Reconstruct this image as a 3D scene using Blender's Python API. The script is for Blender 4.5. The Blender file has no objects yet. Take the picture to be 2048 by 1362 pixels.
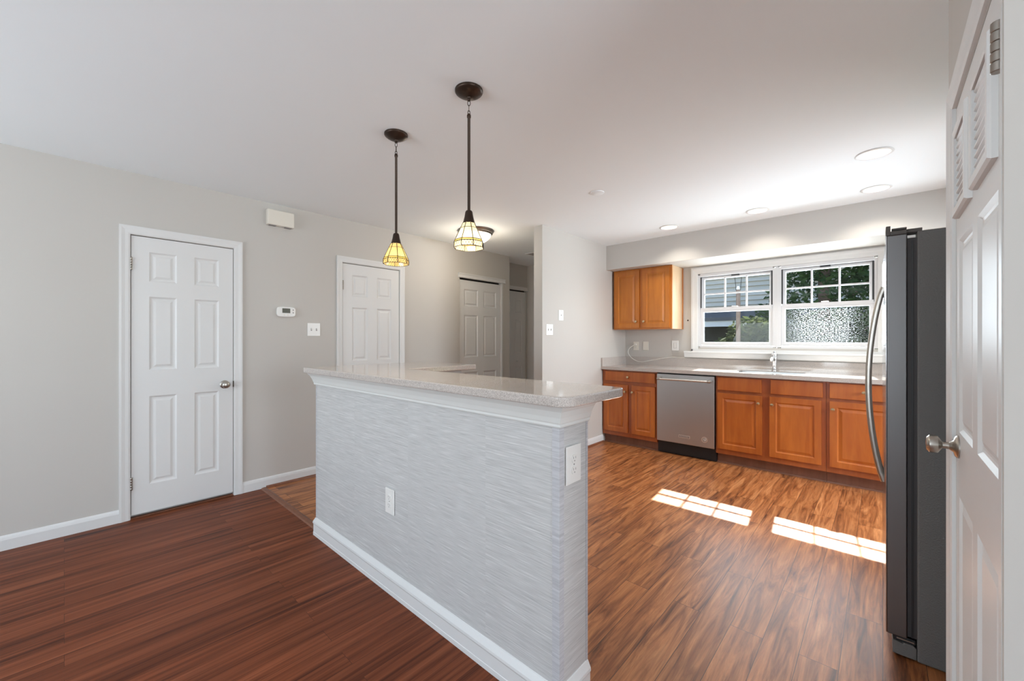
import bpy, bmesh, math, random
from mathutils import Vector, Matrix
random.seed(7)
S = bpy.context.scene
C = S.collection
R = math.radians

# ------------------------------------------------------------------ camera, world, sun, big lights, exposure
CAM_H, YAW = 1.265, 42.3
cam_d = bpy.data.cameras.new('camera')
cam_d.sensor_fit = 'HORIZONTAL'; cam_d.sensor_width = 36.0
cam_d.lens = 815.0 / 2048.0 * 36.0
cam_d.shift_y = -2.0 / 2048.0
cam_d.clip_start = 0.02; cam_d.clip_end = 200
cam = bpy.data.objects.new('camera', cam_d); C.objects.link(cam)
cam.location = (0, 0, CAM_H); cam.rotation_euler = (R(90), 0, R(YAW))
S.camera = cam

w = bpy.data.worlds.new('sky'); S.world = w; w.use_nodes = True
nt = w.node_tree; nt.nodes.clear()
sky = nt.nodes.new('ShaderNodeTexSky'); sky.sky_type = 'NISHITA'; sky.sun_disc = False
sky.sun_elevation = R(43.7); sky.sun_rotation = R(-6); sky.air_density = 1.0; sky.dust_density = 1.5; sky.ozone_density = 1.0
bgn = nt.nodes.new('ShaderNodeBackground'); bgn.inputs['Strength'].default_value = 0.36
wo = nt.nodes.new('ShaderNodeOutputWorld')
nt.links.new(sky.outputs[0], bgn.inputs[0]); nt.links.new(bgn.outputs[0], wo.inputs[0])

def lamp(name, kind, loc, energy, color=(1, 1, 1), direction=None, **kw):
    d = bpy.data.lights.new(name, kind); d.energy = energy; d.color = color
    for k, v in kw.items(): setattr(d, k, v)
    o = bpy.data.objects.new(name, d); C.objects.link(o); o.location = loc
    if direction is not None:
        o.rotation_euler = Vector(direction).to_track_quat('-Z', 'Y').to_euler()
    return o

lamp('sun', 'SUN', (-1, 12, 12), 27.0, (1.0, 0.95, 0.88), (0.115, -1.04, -1.0), angle=R(0.55))
# daylight fill added behind the camera at unseen openings, tilted up to lift the ceiling
lamp('daylight_fill_rear', 'AREA', (-2.0, -3.32, 1.2), 125, (0.83, 0.92, 1.0), (0, 1, 1.5), shape='RECTANGLE', size=2.7, size_y=2.1)
lamp('daylight_fill_left', 'AREA', (-4.05, -1.75, 1.45), 34, (0.84, 0.92, 1.0), (1, 0.15, 0.15), shape='RECTANGLE', size=1.5, size_y=1.3)  # unseen fill added to light the pantry door
lamp('daylight_dining_window', 'AREA', (3.32, 0.25, 1.35), 95, (0.86, 0.93, 1.0), (-1, 0.0, 0.5), shape='RECTANGLE', size=1.5, size_y=1.8)
lamp('daylight_fill_kitchen', 'AREA', (2.1, 3.82, 1.5), 115, (0.84, 0.92, 1.0), (-1, 0.0, 0.0), shape='RECTANGLE', size=1.5, size_y=0.9)  # unseen fill added to brighten the kitchen and the return wall
lamp('daylight_kitchen_window', 'AREA', (-0.83, 5.32, 1.62), 42, (0.83, 0.92, 1.0), (0, -1, 0.25), shape='RECTANGLE', size=1.55, size_y=0.82)

vs = S.view_settings
S.display_settings.display_device = 'sRGB'
vs.view_transform = 'Standard'; vs.look = 'None'; vs.gamma = 1.0; vs.use_curve_mapping = False
vs.exposure = 0.24
cy = S.cycles
cy.max_bounces = 10; cy.diffuse_bounces = 6; cy.glossy_bounces = 5; cy.transparent_max_bounces = 16
cy.caustics_reflective = False; cy.caustics_refractive = False
cy.sample_clamp_indirect = 6.0; cy.use_denoising = True

# ------------------------------------------------------------------ materials
def srgb(r, g, b):
    f = lambda c: (c / 255 / 12.92) if c / 255 <= 0.04045 else ((c / 255 + 0.055) / 1.055) ** 2.4
    return (f(r), f(g), f(b), 1)

class Mat:
    """A node material with a principled shader and short helpers."""
    def __init__(s, name, color=(0.8, 0.8, 0.8), rough=0.5, metal=0.0, spec=0.5, coat=0.0, coat_rough=0.1):
        s.m = bpy.data.materials.new(name); s.m.use_nodes = True
        s.t = s.m.node_tree; s.n = s.t.nodes
        s.b = s.n['Principled BSDF']; s.out = s.n['Material Output']
        s.b.inputs['Base Color'].default_value = tuple(color[:3]) + (1,)
        s.b.inputs['Roughness'].default_value = rough; s.b.inputs['Metallic'].default_value = metal
        s.b.inputs['Specular IOR Level'].default_value = spec
        s.b.inputs['Coat Weight'].default_value = coat; s.b.inputs['Coat Roughness'].default_value = coat_rough
    def node(s, kind, **inp):
        n = s.n.new(kind)
        for k, v in inp.items():
            k = k.replace('_', ' ')
            if k in n.inputs: n.inputs[k].default_value = v
        return n
    def link(s, a, b): s.t.links.new(a, b)
    def coords(s, scale=(1, 1, 1), swap=False):
        tc = s.node('ShaderNodeTexCoord'); mp = s.node('ShaderNodeMapping')
        mp.inputs['Scale'].default_value = scale
        s.link(tc.outputs['Object'], mp.inputs['Vector'])
        return mp.outputs[0]
    def noise(s, vec, scale=5, detail=4, rough=0.5, dist=0.0):
        n = s.node('ShaderNodeTexNoise', Scale=scale, Detail=detail, Roughness=rough, Distortion=dist)
        if vec is not None: s.link(vec, n.inputs['Vector'])
        return n
    def ramp(s, fac, stops):
        r = s.node('ShaderNodeValToRGB'); e = r.color_ramp.elements
        while len(e) > len(stops): e.remove(e[-1])
        while len(e) < len(stops): e.new(0.5)
        for el, (p, c) in zip(e, stops):
            el.position = p; el.color = tuple(c[:3]) + (1,)
        s.link(fac, r.inputs[0]); return r.outputs[0]
    def mix(s, fac, a, b, mode='MIX'):
        m = s.node('ShaderNodeMix'); m.data_type = 'RGBA'; m.blend_type = mode
        for i, v in ((0, fac), (6, a), (7, b)):
            if hasattr(v, 'is_linked'): s.link(v, m.inputs[i])
            else: m.inputs[i].default_value = v if i == 0 else tuple(v[:3]) + (1,)
        return m.outputs[2]
    def bump(s, h, strength=0.2, dist=0.002):
        b = s.node('ShaderNodeBump', Strength=strength, Distance=dist)
        s.link(h, b.inputs['Height']); s.link(b.outputs[0], s.b.inputs['Normal'])
    def base(s, col): s.link(col, s.b.inputs['Base Color'])

def M_paint(name, col, rough=0.6, bump=0.06, scale=180):
    m = Mat(name, col, rough, spec=0.35)
    m.bump(m.noise(m.coords(), scale, 2).outputs[0], bump, 0.001)
    return m.m

M = {}
M['wall'] = M_paint('greige_wall_paint', (0.55, 0.527, 0.492), 0.62)
M['ceiling'] = M_paint('ceiling_paint', (0.87, 0.915, 0.935), 0.8, 0.05, 90)  # cool tint in the colour offsets warm bounce light from the floor
M['trim'] = M_paint('white_trim_paint', (0.71, 0.71, 0.70), 0.40, 0.02, 60)
M['crown'] = M_paint('white_bar_trim_paint', (0.70, 0.71, 0.69), 0.4, 0.02, 60)
M['plate'] = Mat('white_plastic', (0.80, 0.79, 0.76), 0.3).m
M['plate_warm'] = Mat('ivory_plastic', (0.74, 0.70, 0.62), 0.35).m
M['gap_shade'] = Mat('painted_gap_shade', (0.03, 0.025, 0.022), 0.8).m  # near-black colour puts the shade of door and vent gaps into sheets
M['black'] = Mat('black_plastic', (0.012, 0.012, 0.013), 0.45).m
M['track'] = Mat('dark_window_track', (0.05, 0.05, 0.052), 0.5).m
M['grey_slot'] = Mat('grey_plastic', (0.30, 0.29, 0.28), 0.5).m
M['nickel'] = Mat('brushed_nickel', (0.48, 0.45, 0.405), 0.3, 1.0).m
M['hinge_nickel'] = Mat('dull_hinge_nickel', (0.34, 0.31, 0.275), 0.38, 1.0).m
M['badge'] = Mat('bright_badge_metal', (0.86, 0.84, 0.80), 0.3, 1.0).m
M['chrome'] = Mat('chrome', (0.75, 0.75, 0.76), 0.12, 1.0).m
M['brass'] = Mat('aged_brass', (0.56, 0.42, 0.26), 0.32, 1.0).m
M['bronze'] = Mat('oil_rubbed_bronze', (0.055, 0.036, 0.026), 0.38, 0.75).m
M['vinyl'] = Mat('white_vinyl', (0.68, 0.68, 0.69), 0.35).m
M['cord'] = Mat('white_cord', (0.80, 0.78, 0.72), 0.45).m

def M_planks(name, wid, length, stops, seam, grain_scale, dist, rough, tint_amt, seam_dark, spec=0.4):
    m = Mat(name, (0.3, 0.12, 0.06), rough, spec=spec)
    tc = m.node('ShaderNodeTexCoord')
    sx = m.node('ShaderNodeSeparateXYZ'); m.link(tc.outputs['Object'], sx.inputs[0])
    cb = m.node('ShaderNodeCombineXYZ'); m.link(sx.outputs[1], cb.inputs[0]); m.link(sx.outputs[0], cb.inputs[1])
    br = m.node('ShaderNodeTexBrick', Scale=1.0, Mortar_Size=seam, Mortar_Smooth=0.1, Bias=0.0, Brick_Width=length, Row_Height=wid)
    br.offset = 0.37; br.offset_frequency = 2; br.squash = 1.0
    br.inputs['Color1'].default_value = (0, 0, 0, 1); br.inputs['Color2'].default_value = (1, 1, 1, 1)
    br.inputs['Mortar'].default_value = (0.5, 0.5, 0.5, 1)
    m.link(cb.outputs[0], br.inputs['Vector'])
    # each plank samples another place of the grain
    sc = m.node('ShaderNodeVectorMath'); sc.operation = 'MULTIPLY'; sc.inputs[1].default_value = (grain_scale[1], grain_scale[0], 1)
    m.link(cb.outputs[0], sc.inputs[0])
    of = m.node('ShaderNodeVectorMath'); of.operation = 'SCALE'; of.inputs['Scale'].default_value = 9.0
    m.link(br.outputs['Color'], of.inputs[0])
    ad = m.node('ShaderNodeVectorMath'); ad.operation = 'ADD'
    m.link(sc.outputs[0], ad.inputs[0]); m.link(of.outputs[0], ad.inputs[1])
    g = m.noise(ad.outputs[0], 1.0, 6, 0.62, dist)
    col = m.ramp(g.outputs[0], stops)
    fine = m.node('ShaderNodeVectorMath'); fine.operation = 'MULTIPLY'; fine.inputs[1].default_value = (3.0, 7.0, 1)
    m.link(ad.outputs[0], fine.inputs[0])
    fn = m.noise(fine.outputs[0], 1.0, 3, 0.6, 0.3)
    col = m.mix(0.5, col, m.ramp(fn.outputs[0], [(0.35, (0.62, 0.6, 0.58)), (0.62, (1.12, 1.1, 1.08))]), 'MULTIPLY')
    tint = m.ramp(br.outputs['Color'], [(0.0, (0.82, 0.80, 0.78)), (1.0, (1.14, 1.12, 1.08))])
    col = m.mix(tint_amt, col, tint, 'MULTIPLY')
    col = m.mix(br.outputs['Fac'], col, seam_dark)
    m.base(col)
    m.bump(m.mix(0.8, fn.outputs[0], br.outputs['Fac'], 'SUBTRACT'), 0.06, 0.001)
    return m.m

M['floor_dark'] = M_planks('dark_cherry_planks', 0.09, 1.2,
    [(0.30, (0.040, 0.011, 0.006)), (0.42, (0.125, 0.034, 0.014)), (0.54, (0.20, 0.057, 0.024)), (0.72, (0.29, 0.095, 0.043))],
    0.0006, (24, 0.75), 0.6, 0.42, 0.55, (0.05, 0.018, 0.01), 0.14)
M['floor_kitchen'] = M_planks('acacia_planks', 0.125, 1.22,
    [(0.30, (0.10, 0.032, 0.011)), (0.43, (0.29, 0.100, 0.033)), (0.53, (0.44, 0.168, 0.058)), (0.70, (0.62, 0.275, 0.11))],
    0.0011, (19, 1.9), 1.4, 0.37, 0.5, (0.05, 0.022, 0.012), 0.45)

def M_cabinet(name, dark, light, rough=0.28):
    m = Mat(name, light, rough, spec=0.5, coat=0.08, coat_rough=0.15)
    a = m.noise(m.coords((9, 9, 0.9)), 2.0, 5, 0.6, 0.5)
    b = m.noise(m.coords((1.2, 1.2, 0.7)), 2.2, 3, 0.5, 1.0)
    f = m.mix(0.5, a.outputs[0], b.outputs[0])
    m.base(m.ramp(f, [(0.34, dark), (0.52, tuple((x + y) / 2 for x, y in zip(dark, light))), (0.68, light)]))
    return m.m
M['cab'] = M_cabinet('honey_maple_stain', (0.37, 0.088, 0.014), (0.58, 0.178, 0.032))
M['cab_frame'] = M_cabinet('reddish_maple_face_frame', (0.32, 0.080, 0.020), (0.46, 0.135, 0.036))
M['cab_up'] = M_cabinet('honey_maple_stain_upper', (0.38, 0.110, 0.010), (0.55, 0.19, 0.022))
M['cab_side'] = M_cabinet('pale_birch', (0.50, 0.33, 0.19), (0.66, 0.48, 0.31), 0.4)
M['toe'] = M_cabinet('brown_toe_kick', (0.20, 0.088, 0.052), (0.29, 0.13, 0.08), 0.45)
M['shoe'] = M_cabinet('brown_shoe_molding', (0.16, 0.055, 0.025), (0.26, 0.10, 0.05), 0.4)

def M_speckle(name, base, dark, light, rough=0.07):
    m = Mat(name, base, rough, spec=0.62)
    v = m.coords()
    a = m.noise(v, 520, 2, 0.7); b = m.noise(v, 300, 2, 0.6)
    c = m.ramp(a.outputs[0], [(0.36, dark), (0.47, base), (0.60, base), (0.70, light)])
    d = m.ramp(b.outputs[0], [(0.33, tuple(x * 0.62 for x in base)), (0.5, base), (0.68, light)])
    m.base(m.mix(0.45, c, d))
    return m.m
M['solid_surface'] = M_speckle('speckled_solid_surface', (0.52, 0.465, 0.425), (0.14, 0.125, 0.115), (0.76, 0.71, 0.67))

def M_wallpaper(name, stops, zscale=190):
    m = Mat(name, (0.6, 0.6, 0.6), 0.5, spec=0.3)
    tc = m.node('ShaderNodeTexCoord'); sx = m.node('ShaderNodeSeparateXYZ'); m.link(tc.outputs['Object'], sx.inputs[0])
    al = m.node('ShaderNodeMath'); al.operation = 'ADD'; m.link(sx.outputs[0], al.inputs[0]); m.link(sx.outputs[1], al.inputs[1])
    seam = m.node('ShaderNodeMath'); seam.operation = 'MULTIPLY'; seam.inputs[1].default_value = 1 / 0.53; m.link(al.outputs[0], seam.inputs[0])
    fl = m.node('ShaderNodeMath'); fl.operation = 'FLOOR'; m.link(seam.outputs[0], fl.inputs[0])
    cb = m.node('ShaderNodeCombineXYZ'); m.link(al.outputs[0], cb.inputs[0]); m.link(fl.outputs[0], cb.inputs[1]); m.link(sx.outputs[2], cb.inputs[2])
    sc = m.node('ShaderNodeVectorMath'); sc.operation = 'MULTIPLY'; sc.inputs[1].default_value = (8.5, 4.7, zscale); m.link(cb.outputs[0], sc.inputs[0])
    a = m.noise(sc.outputs[0], 1.0, 3, 0.6, 0.2)
    m.base(m.ramp(a.outputs[0], stops))
    m.bump(a.outputs[0], 0.25, 0.0012)
    return m.m
M['paper'] = M_wallpaper('grasscloth_wallpaper', [(0.25, (0.38, 0.38, 0.375)), (0.45, (0.52, 0.518, 0.51)), (0.58, (0.57, 0.567, 0.56)), (0.76, (0.74, 0.735, 0.72))], 400)
M['paper_strip'] = M_wallpaper('grasscloth_corner_strip', [(0.3, (0.42, 0.42, 0.44)), (0.5, (0.50, 0.50, 0.52)), (0.7, (0.58, 0.58, 0.60))])

def M_steel(name, col, rough, vert=False):
    m = Mat(name, col, rough, 1.0)
    a = m.noise(m.coords((2, 2, 400) if not vert else (400, 400, 2)), 1.5, 2)
    r = m.node('ShaderNodeMapRange'); r.inputs['To Min'].default_value = rough - 0.06; r.inputs['To Max'].default_value = rough + 0.08
    m.link(a.outputs[0], r.inputs[0]); m.link(r.outputs[0], m.b.inputs['Roughness'])
    return m.m
M['steel'] = M_steel('stainless_steel', (0.52, 0.515, 0.51), 0.36)
M['fridge_steel'] = M_steel('fridge_stainless_steel', (0.50, 0.50, 0.52), 0.16, True)
M['fridge_edge'] = M_steel('fridge_door_edge', (0.19, 0.187, 0.19), 0.36, True)
M['sink_steel'] = Mat('sink_steel', (0.5, 0.5, 0.5), 0.3, 1.0).m
def M_fridge_side():
    m = Mat('textured_dark_grey_steel', (0.125, 0.118, 0.110), 0.42, 0.0, 0.5)
    m.bump(m.noise(m.coords(), 170, 3, 0.7).outputs[0], 0.8, 0.003)
    return m.m
M['fridge_side'] = M_fridge_side()
M['gasket'] = Mat('dark_gasket', (0.035, 0.03, 0.03), 0.6).m

def M_glass(name, tint=(0.95, 0.97, 0.97), gloss=1.0):
    m = bpy.data.materials.new(name); m.use_nodes = True; t = m.node_tree; t.nodes.clear()
    tr = t.nodes.new('ShaderNodeBsdfTransparent'); tr.inputs[0].default_value = tint + (1,)
    gl = t.nodes.new('ShaderNodeBsdfGlossy'); gl.inputs['Roughness'].default_value = 0.02
    lw = t.nodes.new('ShaderNodeLayerWeight'); lw.inputs[0].default_value = 0.5
    pw = t.nodes.new('ShaderNodeMath'); pw.operation = 'POWER'; pw.inputs[1].default_value = 4.0; t.links.new(lw.outputs['Facing'], pw.inputs[0])
    fr = t.nodes.new('ShaderNodeMath'); fr.operation = 'MULTIPLY_ADD'; fr.inputs[1].default_value = 0.5; fr.inputs[2].default_value = 0.012; t.links.new(pw.outputs[0], fr.inputs[0])
    mx = t.nodes.new('ShaderNodeMixShader'); o = t.nodes.new('ShaderNodeOutputMaterial')
    t.links.new(fr.outputs[0], mx.inputs[0]); t.links.new(tr.outputs[0], mx.inputs[1]); t.links.new(gl.outputs[0], mx.inputs[2])
    t.links.new(mx.outputs[0], o.inputs[0])
    return m
M['glass'] = M_glass('window_glass')

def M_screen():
    """sun-lit film put in as scattered white flecks on one mostly clear pane"""
    m = bpy.data.materials.new('window_sun_glitter'); m.use_nodes = True; t = m.node_tree; t.nodes.clear()
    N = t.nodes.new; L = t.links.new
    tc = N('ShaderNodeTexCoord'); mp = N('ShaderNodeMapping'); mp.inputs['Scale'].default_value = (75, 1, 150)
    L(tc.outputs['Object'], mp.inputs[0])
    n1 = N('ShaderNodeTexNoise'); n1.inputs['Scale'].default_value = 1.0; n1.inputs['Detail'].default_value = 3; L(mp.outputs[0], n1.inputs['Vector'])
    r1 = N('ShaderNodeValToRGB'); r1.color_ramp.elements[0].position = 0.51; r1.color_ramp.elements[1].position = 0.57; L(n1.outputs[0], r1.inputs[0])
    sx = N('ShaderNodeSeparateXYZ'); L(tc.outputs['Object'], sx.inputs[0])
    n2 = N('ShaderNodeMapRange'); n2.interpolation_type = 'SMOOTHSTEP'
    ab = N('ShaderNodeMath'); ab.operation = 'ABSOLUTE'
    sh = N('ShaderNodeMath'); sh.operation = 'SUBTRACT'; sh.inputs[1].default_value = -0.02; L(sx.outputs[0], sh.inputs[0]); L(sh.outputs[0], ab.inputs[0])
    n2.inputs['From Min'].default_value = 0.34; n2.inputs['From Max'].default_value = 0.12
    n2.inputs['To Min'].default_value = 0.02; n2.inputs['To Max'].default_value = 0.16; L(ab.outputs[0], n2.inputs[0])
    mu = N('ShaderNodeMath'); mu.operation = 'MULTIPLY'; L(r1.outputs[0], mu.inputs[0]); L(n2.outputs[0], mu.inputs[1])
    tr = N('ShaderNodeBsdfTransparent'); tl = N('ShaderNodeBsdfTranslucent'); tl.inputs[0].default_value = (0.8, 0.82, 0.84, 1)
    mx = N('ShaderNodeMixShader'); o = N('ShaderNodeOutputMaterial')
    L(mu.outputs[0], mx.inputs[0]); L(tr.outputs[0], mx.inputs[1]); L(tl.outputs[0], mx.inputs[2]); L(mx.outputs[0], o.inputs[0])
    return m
M['glitter'] = M_screen()  # added layer that paints sun glitter onto the pane

def M_emit(name, col, strength):
    m = Mat(name, col, 0.5)
    m.b.inputs['Emission Color'].default_value = tuple(col[:3]) + (1,)
    m.b.inputs['Emission Strength'].default_value = strength
    return m.m
M['bulb'] = M_emit('lit_bulb', (1.0, 0.93, 0.80), 4.0)
M['can_lens'] = M_emit('lit_downlight_lens', (1.0, 0.965, 0.90), 3.0)
M['can_baffle'] = Mat('cream_baffle', (0.85, 0.81, 0.72), 0.5).m
M['dome_glass'] = M_emit('lit_alabaster_glass', (1.0, 0.93, 0.80), 1.1)
def M_stained(name, col, trans=0.6):
    m = bpy.data.materials.new(name); m.use_nodes = True; t = m.node_tree; t.nodes.clear()
    N = t.nodes.new; L = t.links.new
    tc = N('ShaderNodeTexCoord'); n = N('ShaderNodeTexNoise'); n.inputs['Scale'].default_value = 22; n.inputs['Detail'].default_value = 3
    L(tc.outputs['Object'], n.inputs['Vector'])
    r = N('ShaderNodeValToRGB'); r.color_ramp.elements[0].position = 0.35; r.color_ramp.elements[1].position = 0.7
    r.color_ramp.elements[0].color = tuple(c * 0.8 for c in col) + (1,); r.color_ramp.elements[1].color = tuple(min(1, c * 1.1) for c in col) + (1,)
    L(n.outputs[0], r.inputs[0])
    d = N('ShaderNodeBsdfDiffuse'); tl = N('ShaderNodeBsdfTranslucent'); g = N('ShaderNodeBsdfGlossy'); g.inputs['Roughness'].default_value = 0.15
    L(r.outputs[0], d.inputs[0]); L(r.outputs[0], tl.inputs[0])
    mx = N('ShaderNodeMixShader'); mx.inputs[0].default_value = trans; L(d.outputs[0], mx.inputs[1]); L(tl.outputs[0], mx.inputs[2])
    m2 = N('ShaderNodeMixShader'); m2.inputs[0].default_value = 0.05; L(mx.outputs[0], m2.inputs[1]); L(g.outputs[0], m2.inputs[2])
    o = N('ShaderNodeOutputMaterial'); L(m2.outputs[0], o.inputs[0])
    return m
M['glass_cream'] = M_stained('cream_art_glass', (0.95, 0.80, 0.52))
M['glass_dim'] = M_stained('cream_art_glass_dim', (0.86, 0.62, 0.25))  # deeper copy of the cream glass, dimmer glow put into its colour
M['glass_amber'] = M_stained('amber_art_glass', (0.86, 0.60, 0.16))
M['lead'] = Mat('dark_lead_came', (0.05, 0.04, 0.025), 0.5, 0.4).m

# outside
def M_siding():
    m = Mat('grey_lap_siding', (0.64, 0.59, 0.51), 0.6)
    return m.m
M['siding'] = M_siding()
M['ext_white'] = Mat('exterior_white_paint', (0.72, 0.73, 0.76), 0.5).m
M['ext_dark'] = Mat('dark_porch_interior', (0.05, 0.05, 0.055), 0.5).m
M['shingle'] = M_paint('grey_roof_shingles', (0.12, 0.12, 0.13), 0.8, 0.5, 20)
def M_leaf(name, c1, c2):
    m = Mat(name, c1, 0.8, spec=0.08)
    oi = m.noise(m.coords(), 3.5, 4, 0.7)
    m.base(m.ramp(oi.outputs[0], [(0.35, c1), (0.65, c2)]))
    m.b.inputs['Transmission Weight'].default_value = 0.0
    tl = m.node('ShaderNodeBsdfTranslucent'); m.link(m.b.inputs['Base Color'].links[0].from_socket, tl.inputs[0])
    mx = m.node('ShaderNodeMixShader'); mx.inputs[0].default_value = 0.35
    m.link(m.b.outputs[0], mx.inputs[1]); m.link(tl.outputs[0], mx.inputs[2]); m.link(mx.outputs[0], m.out.inputs[0])
    return m.m
M['leaf_dark'] = M_leaf('evergreen_leaves', (0.018, 0.045, 0.016), (0.06, 0.11, 0.035))
M['leaf_pale'] = M_leaf('pale_shrub_leaves', (0.035, 0.055, 0.022), (0.10, 0.115, 0.06))
M['bark'] = M_paint('brown_bark', (0.11, 0.075, 0.055), 0.8, 0.5, 30)
M['post'] = M_paint('weathered_post', (0.20, 0.155, 0.14), 0.6, 0.2, 40)
M['ground'] = M_paint('mulch_and_lawn', (0.16, 0.17, 0.09), 0.9, 0.5, 15)

# ------------------------------------------------------------------ mesh helpers
class MB:
    def __init__(s): s.v = []; s.f = []
    def add(s, vs, fs):
        o = len(s.v); s.v += [tuple(p) for p in vs]; s.f += [tuple(i + o for i in f) for f in fs]; return s
    def box(s, x0, x1, y0, y1, z0, z1):
        x0, x1 = min(x0, x1), max(x0, x1); y0, y1 = min(y0, y1), max(y0, y1); z0, z1 = min(z0, z1), max(z0, z1)
        return s.add([(x0, y0, z0), (x1, y0, z0), (x1, y1, z0), (x0, y1, z0), (x0, y0, z1), (x1, y0, z1), (x1, y1, z1), (x0, y1, z1)],
                     [(0, 3, 2, 1), (4, 5, 6, 7), (0, 1, 5, 4), (1, 2, 6, 5), (2, 3, 7, 6), (3, 0, 4, 7)])
    def quad(s, a, b, c, d): return s.add([a, b, c, d], [(0, 1, 2, 3)])
    def lathe(s, prof, seg=32, origin=(0, 0, 0), axis='z', phase=0.0, cap=True):
        """prof: list of (radius, height) along the axis"""
        vs = []
        for r, h in prof:
            for k in range(seg):
                a = 2 * math.pi * k / seg + phase
                p = (r * math.cos(a), r * math.sin(a), h)
                if axis == '-y': p = (p[0], -p[2], p[1])
                if axis == 'x': p = (p[2], p[0], p[1])
                vs.append(tuple(p[i] + origin[i] for i in range(3)))
        fs = []
        for i in range(len(prof) - 1):
            for k in range(seg):
                k2 = (k + 1) % seg
                fs.append((i * seg + k, i * seg + k2, (i + 1) * seg + k2, (i + 1) * seg + k))
        if cap:
            if prof[0][0] > 1e-5: fs.append(tuple(reversed(range(seg))))
            if prof[-1][0] > 1e-5: fs.append(tuple(range((len(prof) - 1) * seg, len(prof) * seg)))
        return s.add(vs, fs)
    def tube(s, pts, r, seg=10, closed=False):
        pts = [Vector(p) for p in pts]; n = len(pts); rs = r if isinstance(r, (list, tuple)) else [r] * n
        up = None; vs = []
        for i, p in enumerate(pts):
            a = pts[(i - 1) % n] if (closed or i > 0) else p
            b = pts[(i + 1) % n] if (closed or i < n - 1) else p
            t = (b - a).normalized()
            if up is None:
                up = t.cross(Vector((0, 0, 1)))
                if up.length < 0.1: up = t.cross(Vector((1, 0, 0)))
                up.normalize()
            up = (up - t * up.dot(t)).normalized(); q = t.cross(up)
            for k in range(seg):
                an = 2 * math.pi * k / seg
                vs.append(p + (up * math.cos(an) + q * math.sin(an)) * rs[i])
        fs = []
        for i in range(n if closed else n - 1):
            j = (i + 1) % n
            for k in range(seg):
                k2 = (k + 1) % seg
                fs.append((i * seg + k, i * seg + k2, j * seg + k2, j * seg + k))
        if not closed: fs += [tuple(reversed(range(seg))), tuple(range((n - 1) * seg, n * seg))]
        return s.add(vs, fs)
    def prism(s, poly, axis, a, b):
        """poly of 2-D points extruded along an axis from a to b ('x': (y,z), 'y': (x,z), 'z': (x,y))"""
        def P(p, t):
            return {'x': (t, p[0], p[1]), 'y': (p[0], t, p[1]), 'z': (p[0], p[1], t)}[axis]
        n = len(poly)
        vs = [P(p, a) for p in poly] + [P(p, b) for p in poly]
        fs = [(i, (i + 1) % n, n + (i + 1) % n, n + i) for i in range(n)] + [tuple(reversed(range(n))), tuple(range(n, 2 * n))]
        return s.add(vs, fs)
    def frame_sweep(s, prof, x0, x1, z0, z1, closed=False, y=0.0):
        """mitred casing round an opening; prof = (outward offset, projection towards the viewer)"""
        rows = []
        for o, t in prof:
            if closed: row = [(x0 - o, y - t, z0 - o), (x0 - o, y - t, z1 + o), (x1 + o, y - t, z1 + o), (x1 + o, y - t, z0 - o)]
            else: row = [(x0 - o, y - t, z0), (x0 - o, y - t, z1 + o), (x1 + o, y - t, z1 + o), (x1 + o, y - t, z0)]
            rows.append(row)
        vs = [p for r in rows for p in r]; n = len(rows); fs = []
        for i in range(n):
            j = (i + 1) % n
            for k in range(4 if closed else 3):
                k2 = (k + 1) % 4
                fs.append((i * 4 + k, i * 4 + k2, j * 4 + k2, j * 4 + k))
        if not closed: fs += [tuple(i * 4 for i in range(n)), tuple(i * 4 + 3 for i in reversed(range(n)))]
        return s.add(vs, fs)
    def panel_slab(s, x0, x1, z0, z1, th, panels, rings, yf=0.0, skip_back=False):
        """slab whose front lies at y=yf (facing -y); panels = (x0,x1,z0,z1); rings = (inset, depth) from the panel edge inward"""
        xs = sorted({x0, x1} | {p[0] for p in panels} | {p[1] for p in panels})
        zs = sorted({z0, z1} | {p[2] for p in panels} | {p[3] for p in panels})
        for i in range(len(xs) - 1):
            for j in range(len(zs) - 1):
                cx, cz = (xs[i] + xs[i + 1]) / 2, (zs[j] + zs[j + 1]) / 2
                if any(p[0] < cx < p[1] and p[2] < cz < p[3] for p in panels): continue
                s.quad((xs[i], yf, zs[j]), (xs[i + 1], yf, zs[j]), (xs[i + 1], yf, zs[j + 1]), (xs[i], yf, zs[j + 1]))
        for a, b, c, d, *own in panels:
            rings_ = own[0] if own else rings
            prev = None
            for ins, dep in [(0, 0)] + list(rings_):
                cur = [(a + ins, yf + dep, c + ins), (b - ins, yf + dep, c + ins), (b - ins, yf + dep, d - ins), (a + ins, yf + dep, d - ins)]
                if prev:
                    for k in range(4): s.quad(prev[k], prev[(k + 1) % 4], cur[(k + 1) % 4], cur[k])
                prev = cur
            s.quad(*prev)
        yb = yf + th
        s.quad((x0, yf, z0), (x0, yf, z1), (x0, yb, z1), (x0, yb, z0)); s.quad((x1, yf, z1), (x1, yf, z0), (x1, yb, z0), (x1, yb, z1))
        s.quad((x0, yf, z1), (x1, yf, z1), (x1, yb, z1), (x0, yb, z1)); s.quad((x1, yf, z0), (x0, yf, z0), (x0, yb, z0), (x1, yb, z0))
        if not skip_back: s.quad((x1, yb, z0), (x0, yb, z0), (x0, yb, z1), (x1, yb, z1))
        return s
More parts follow.
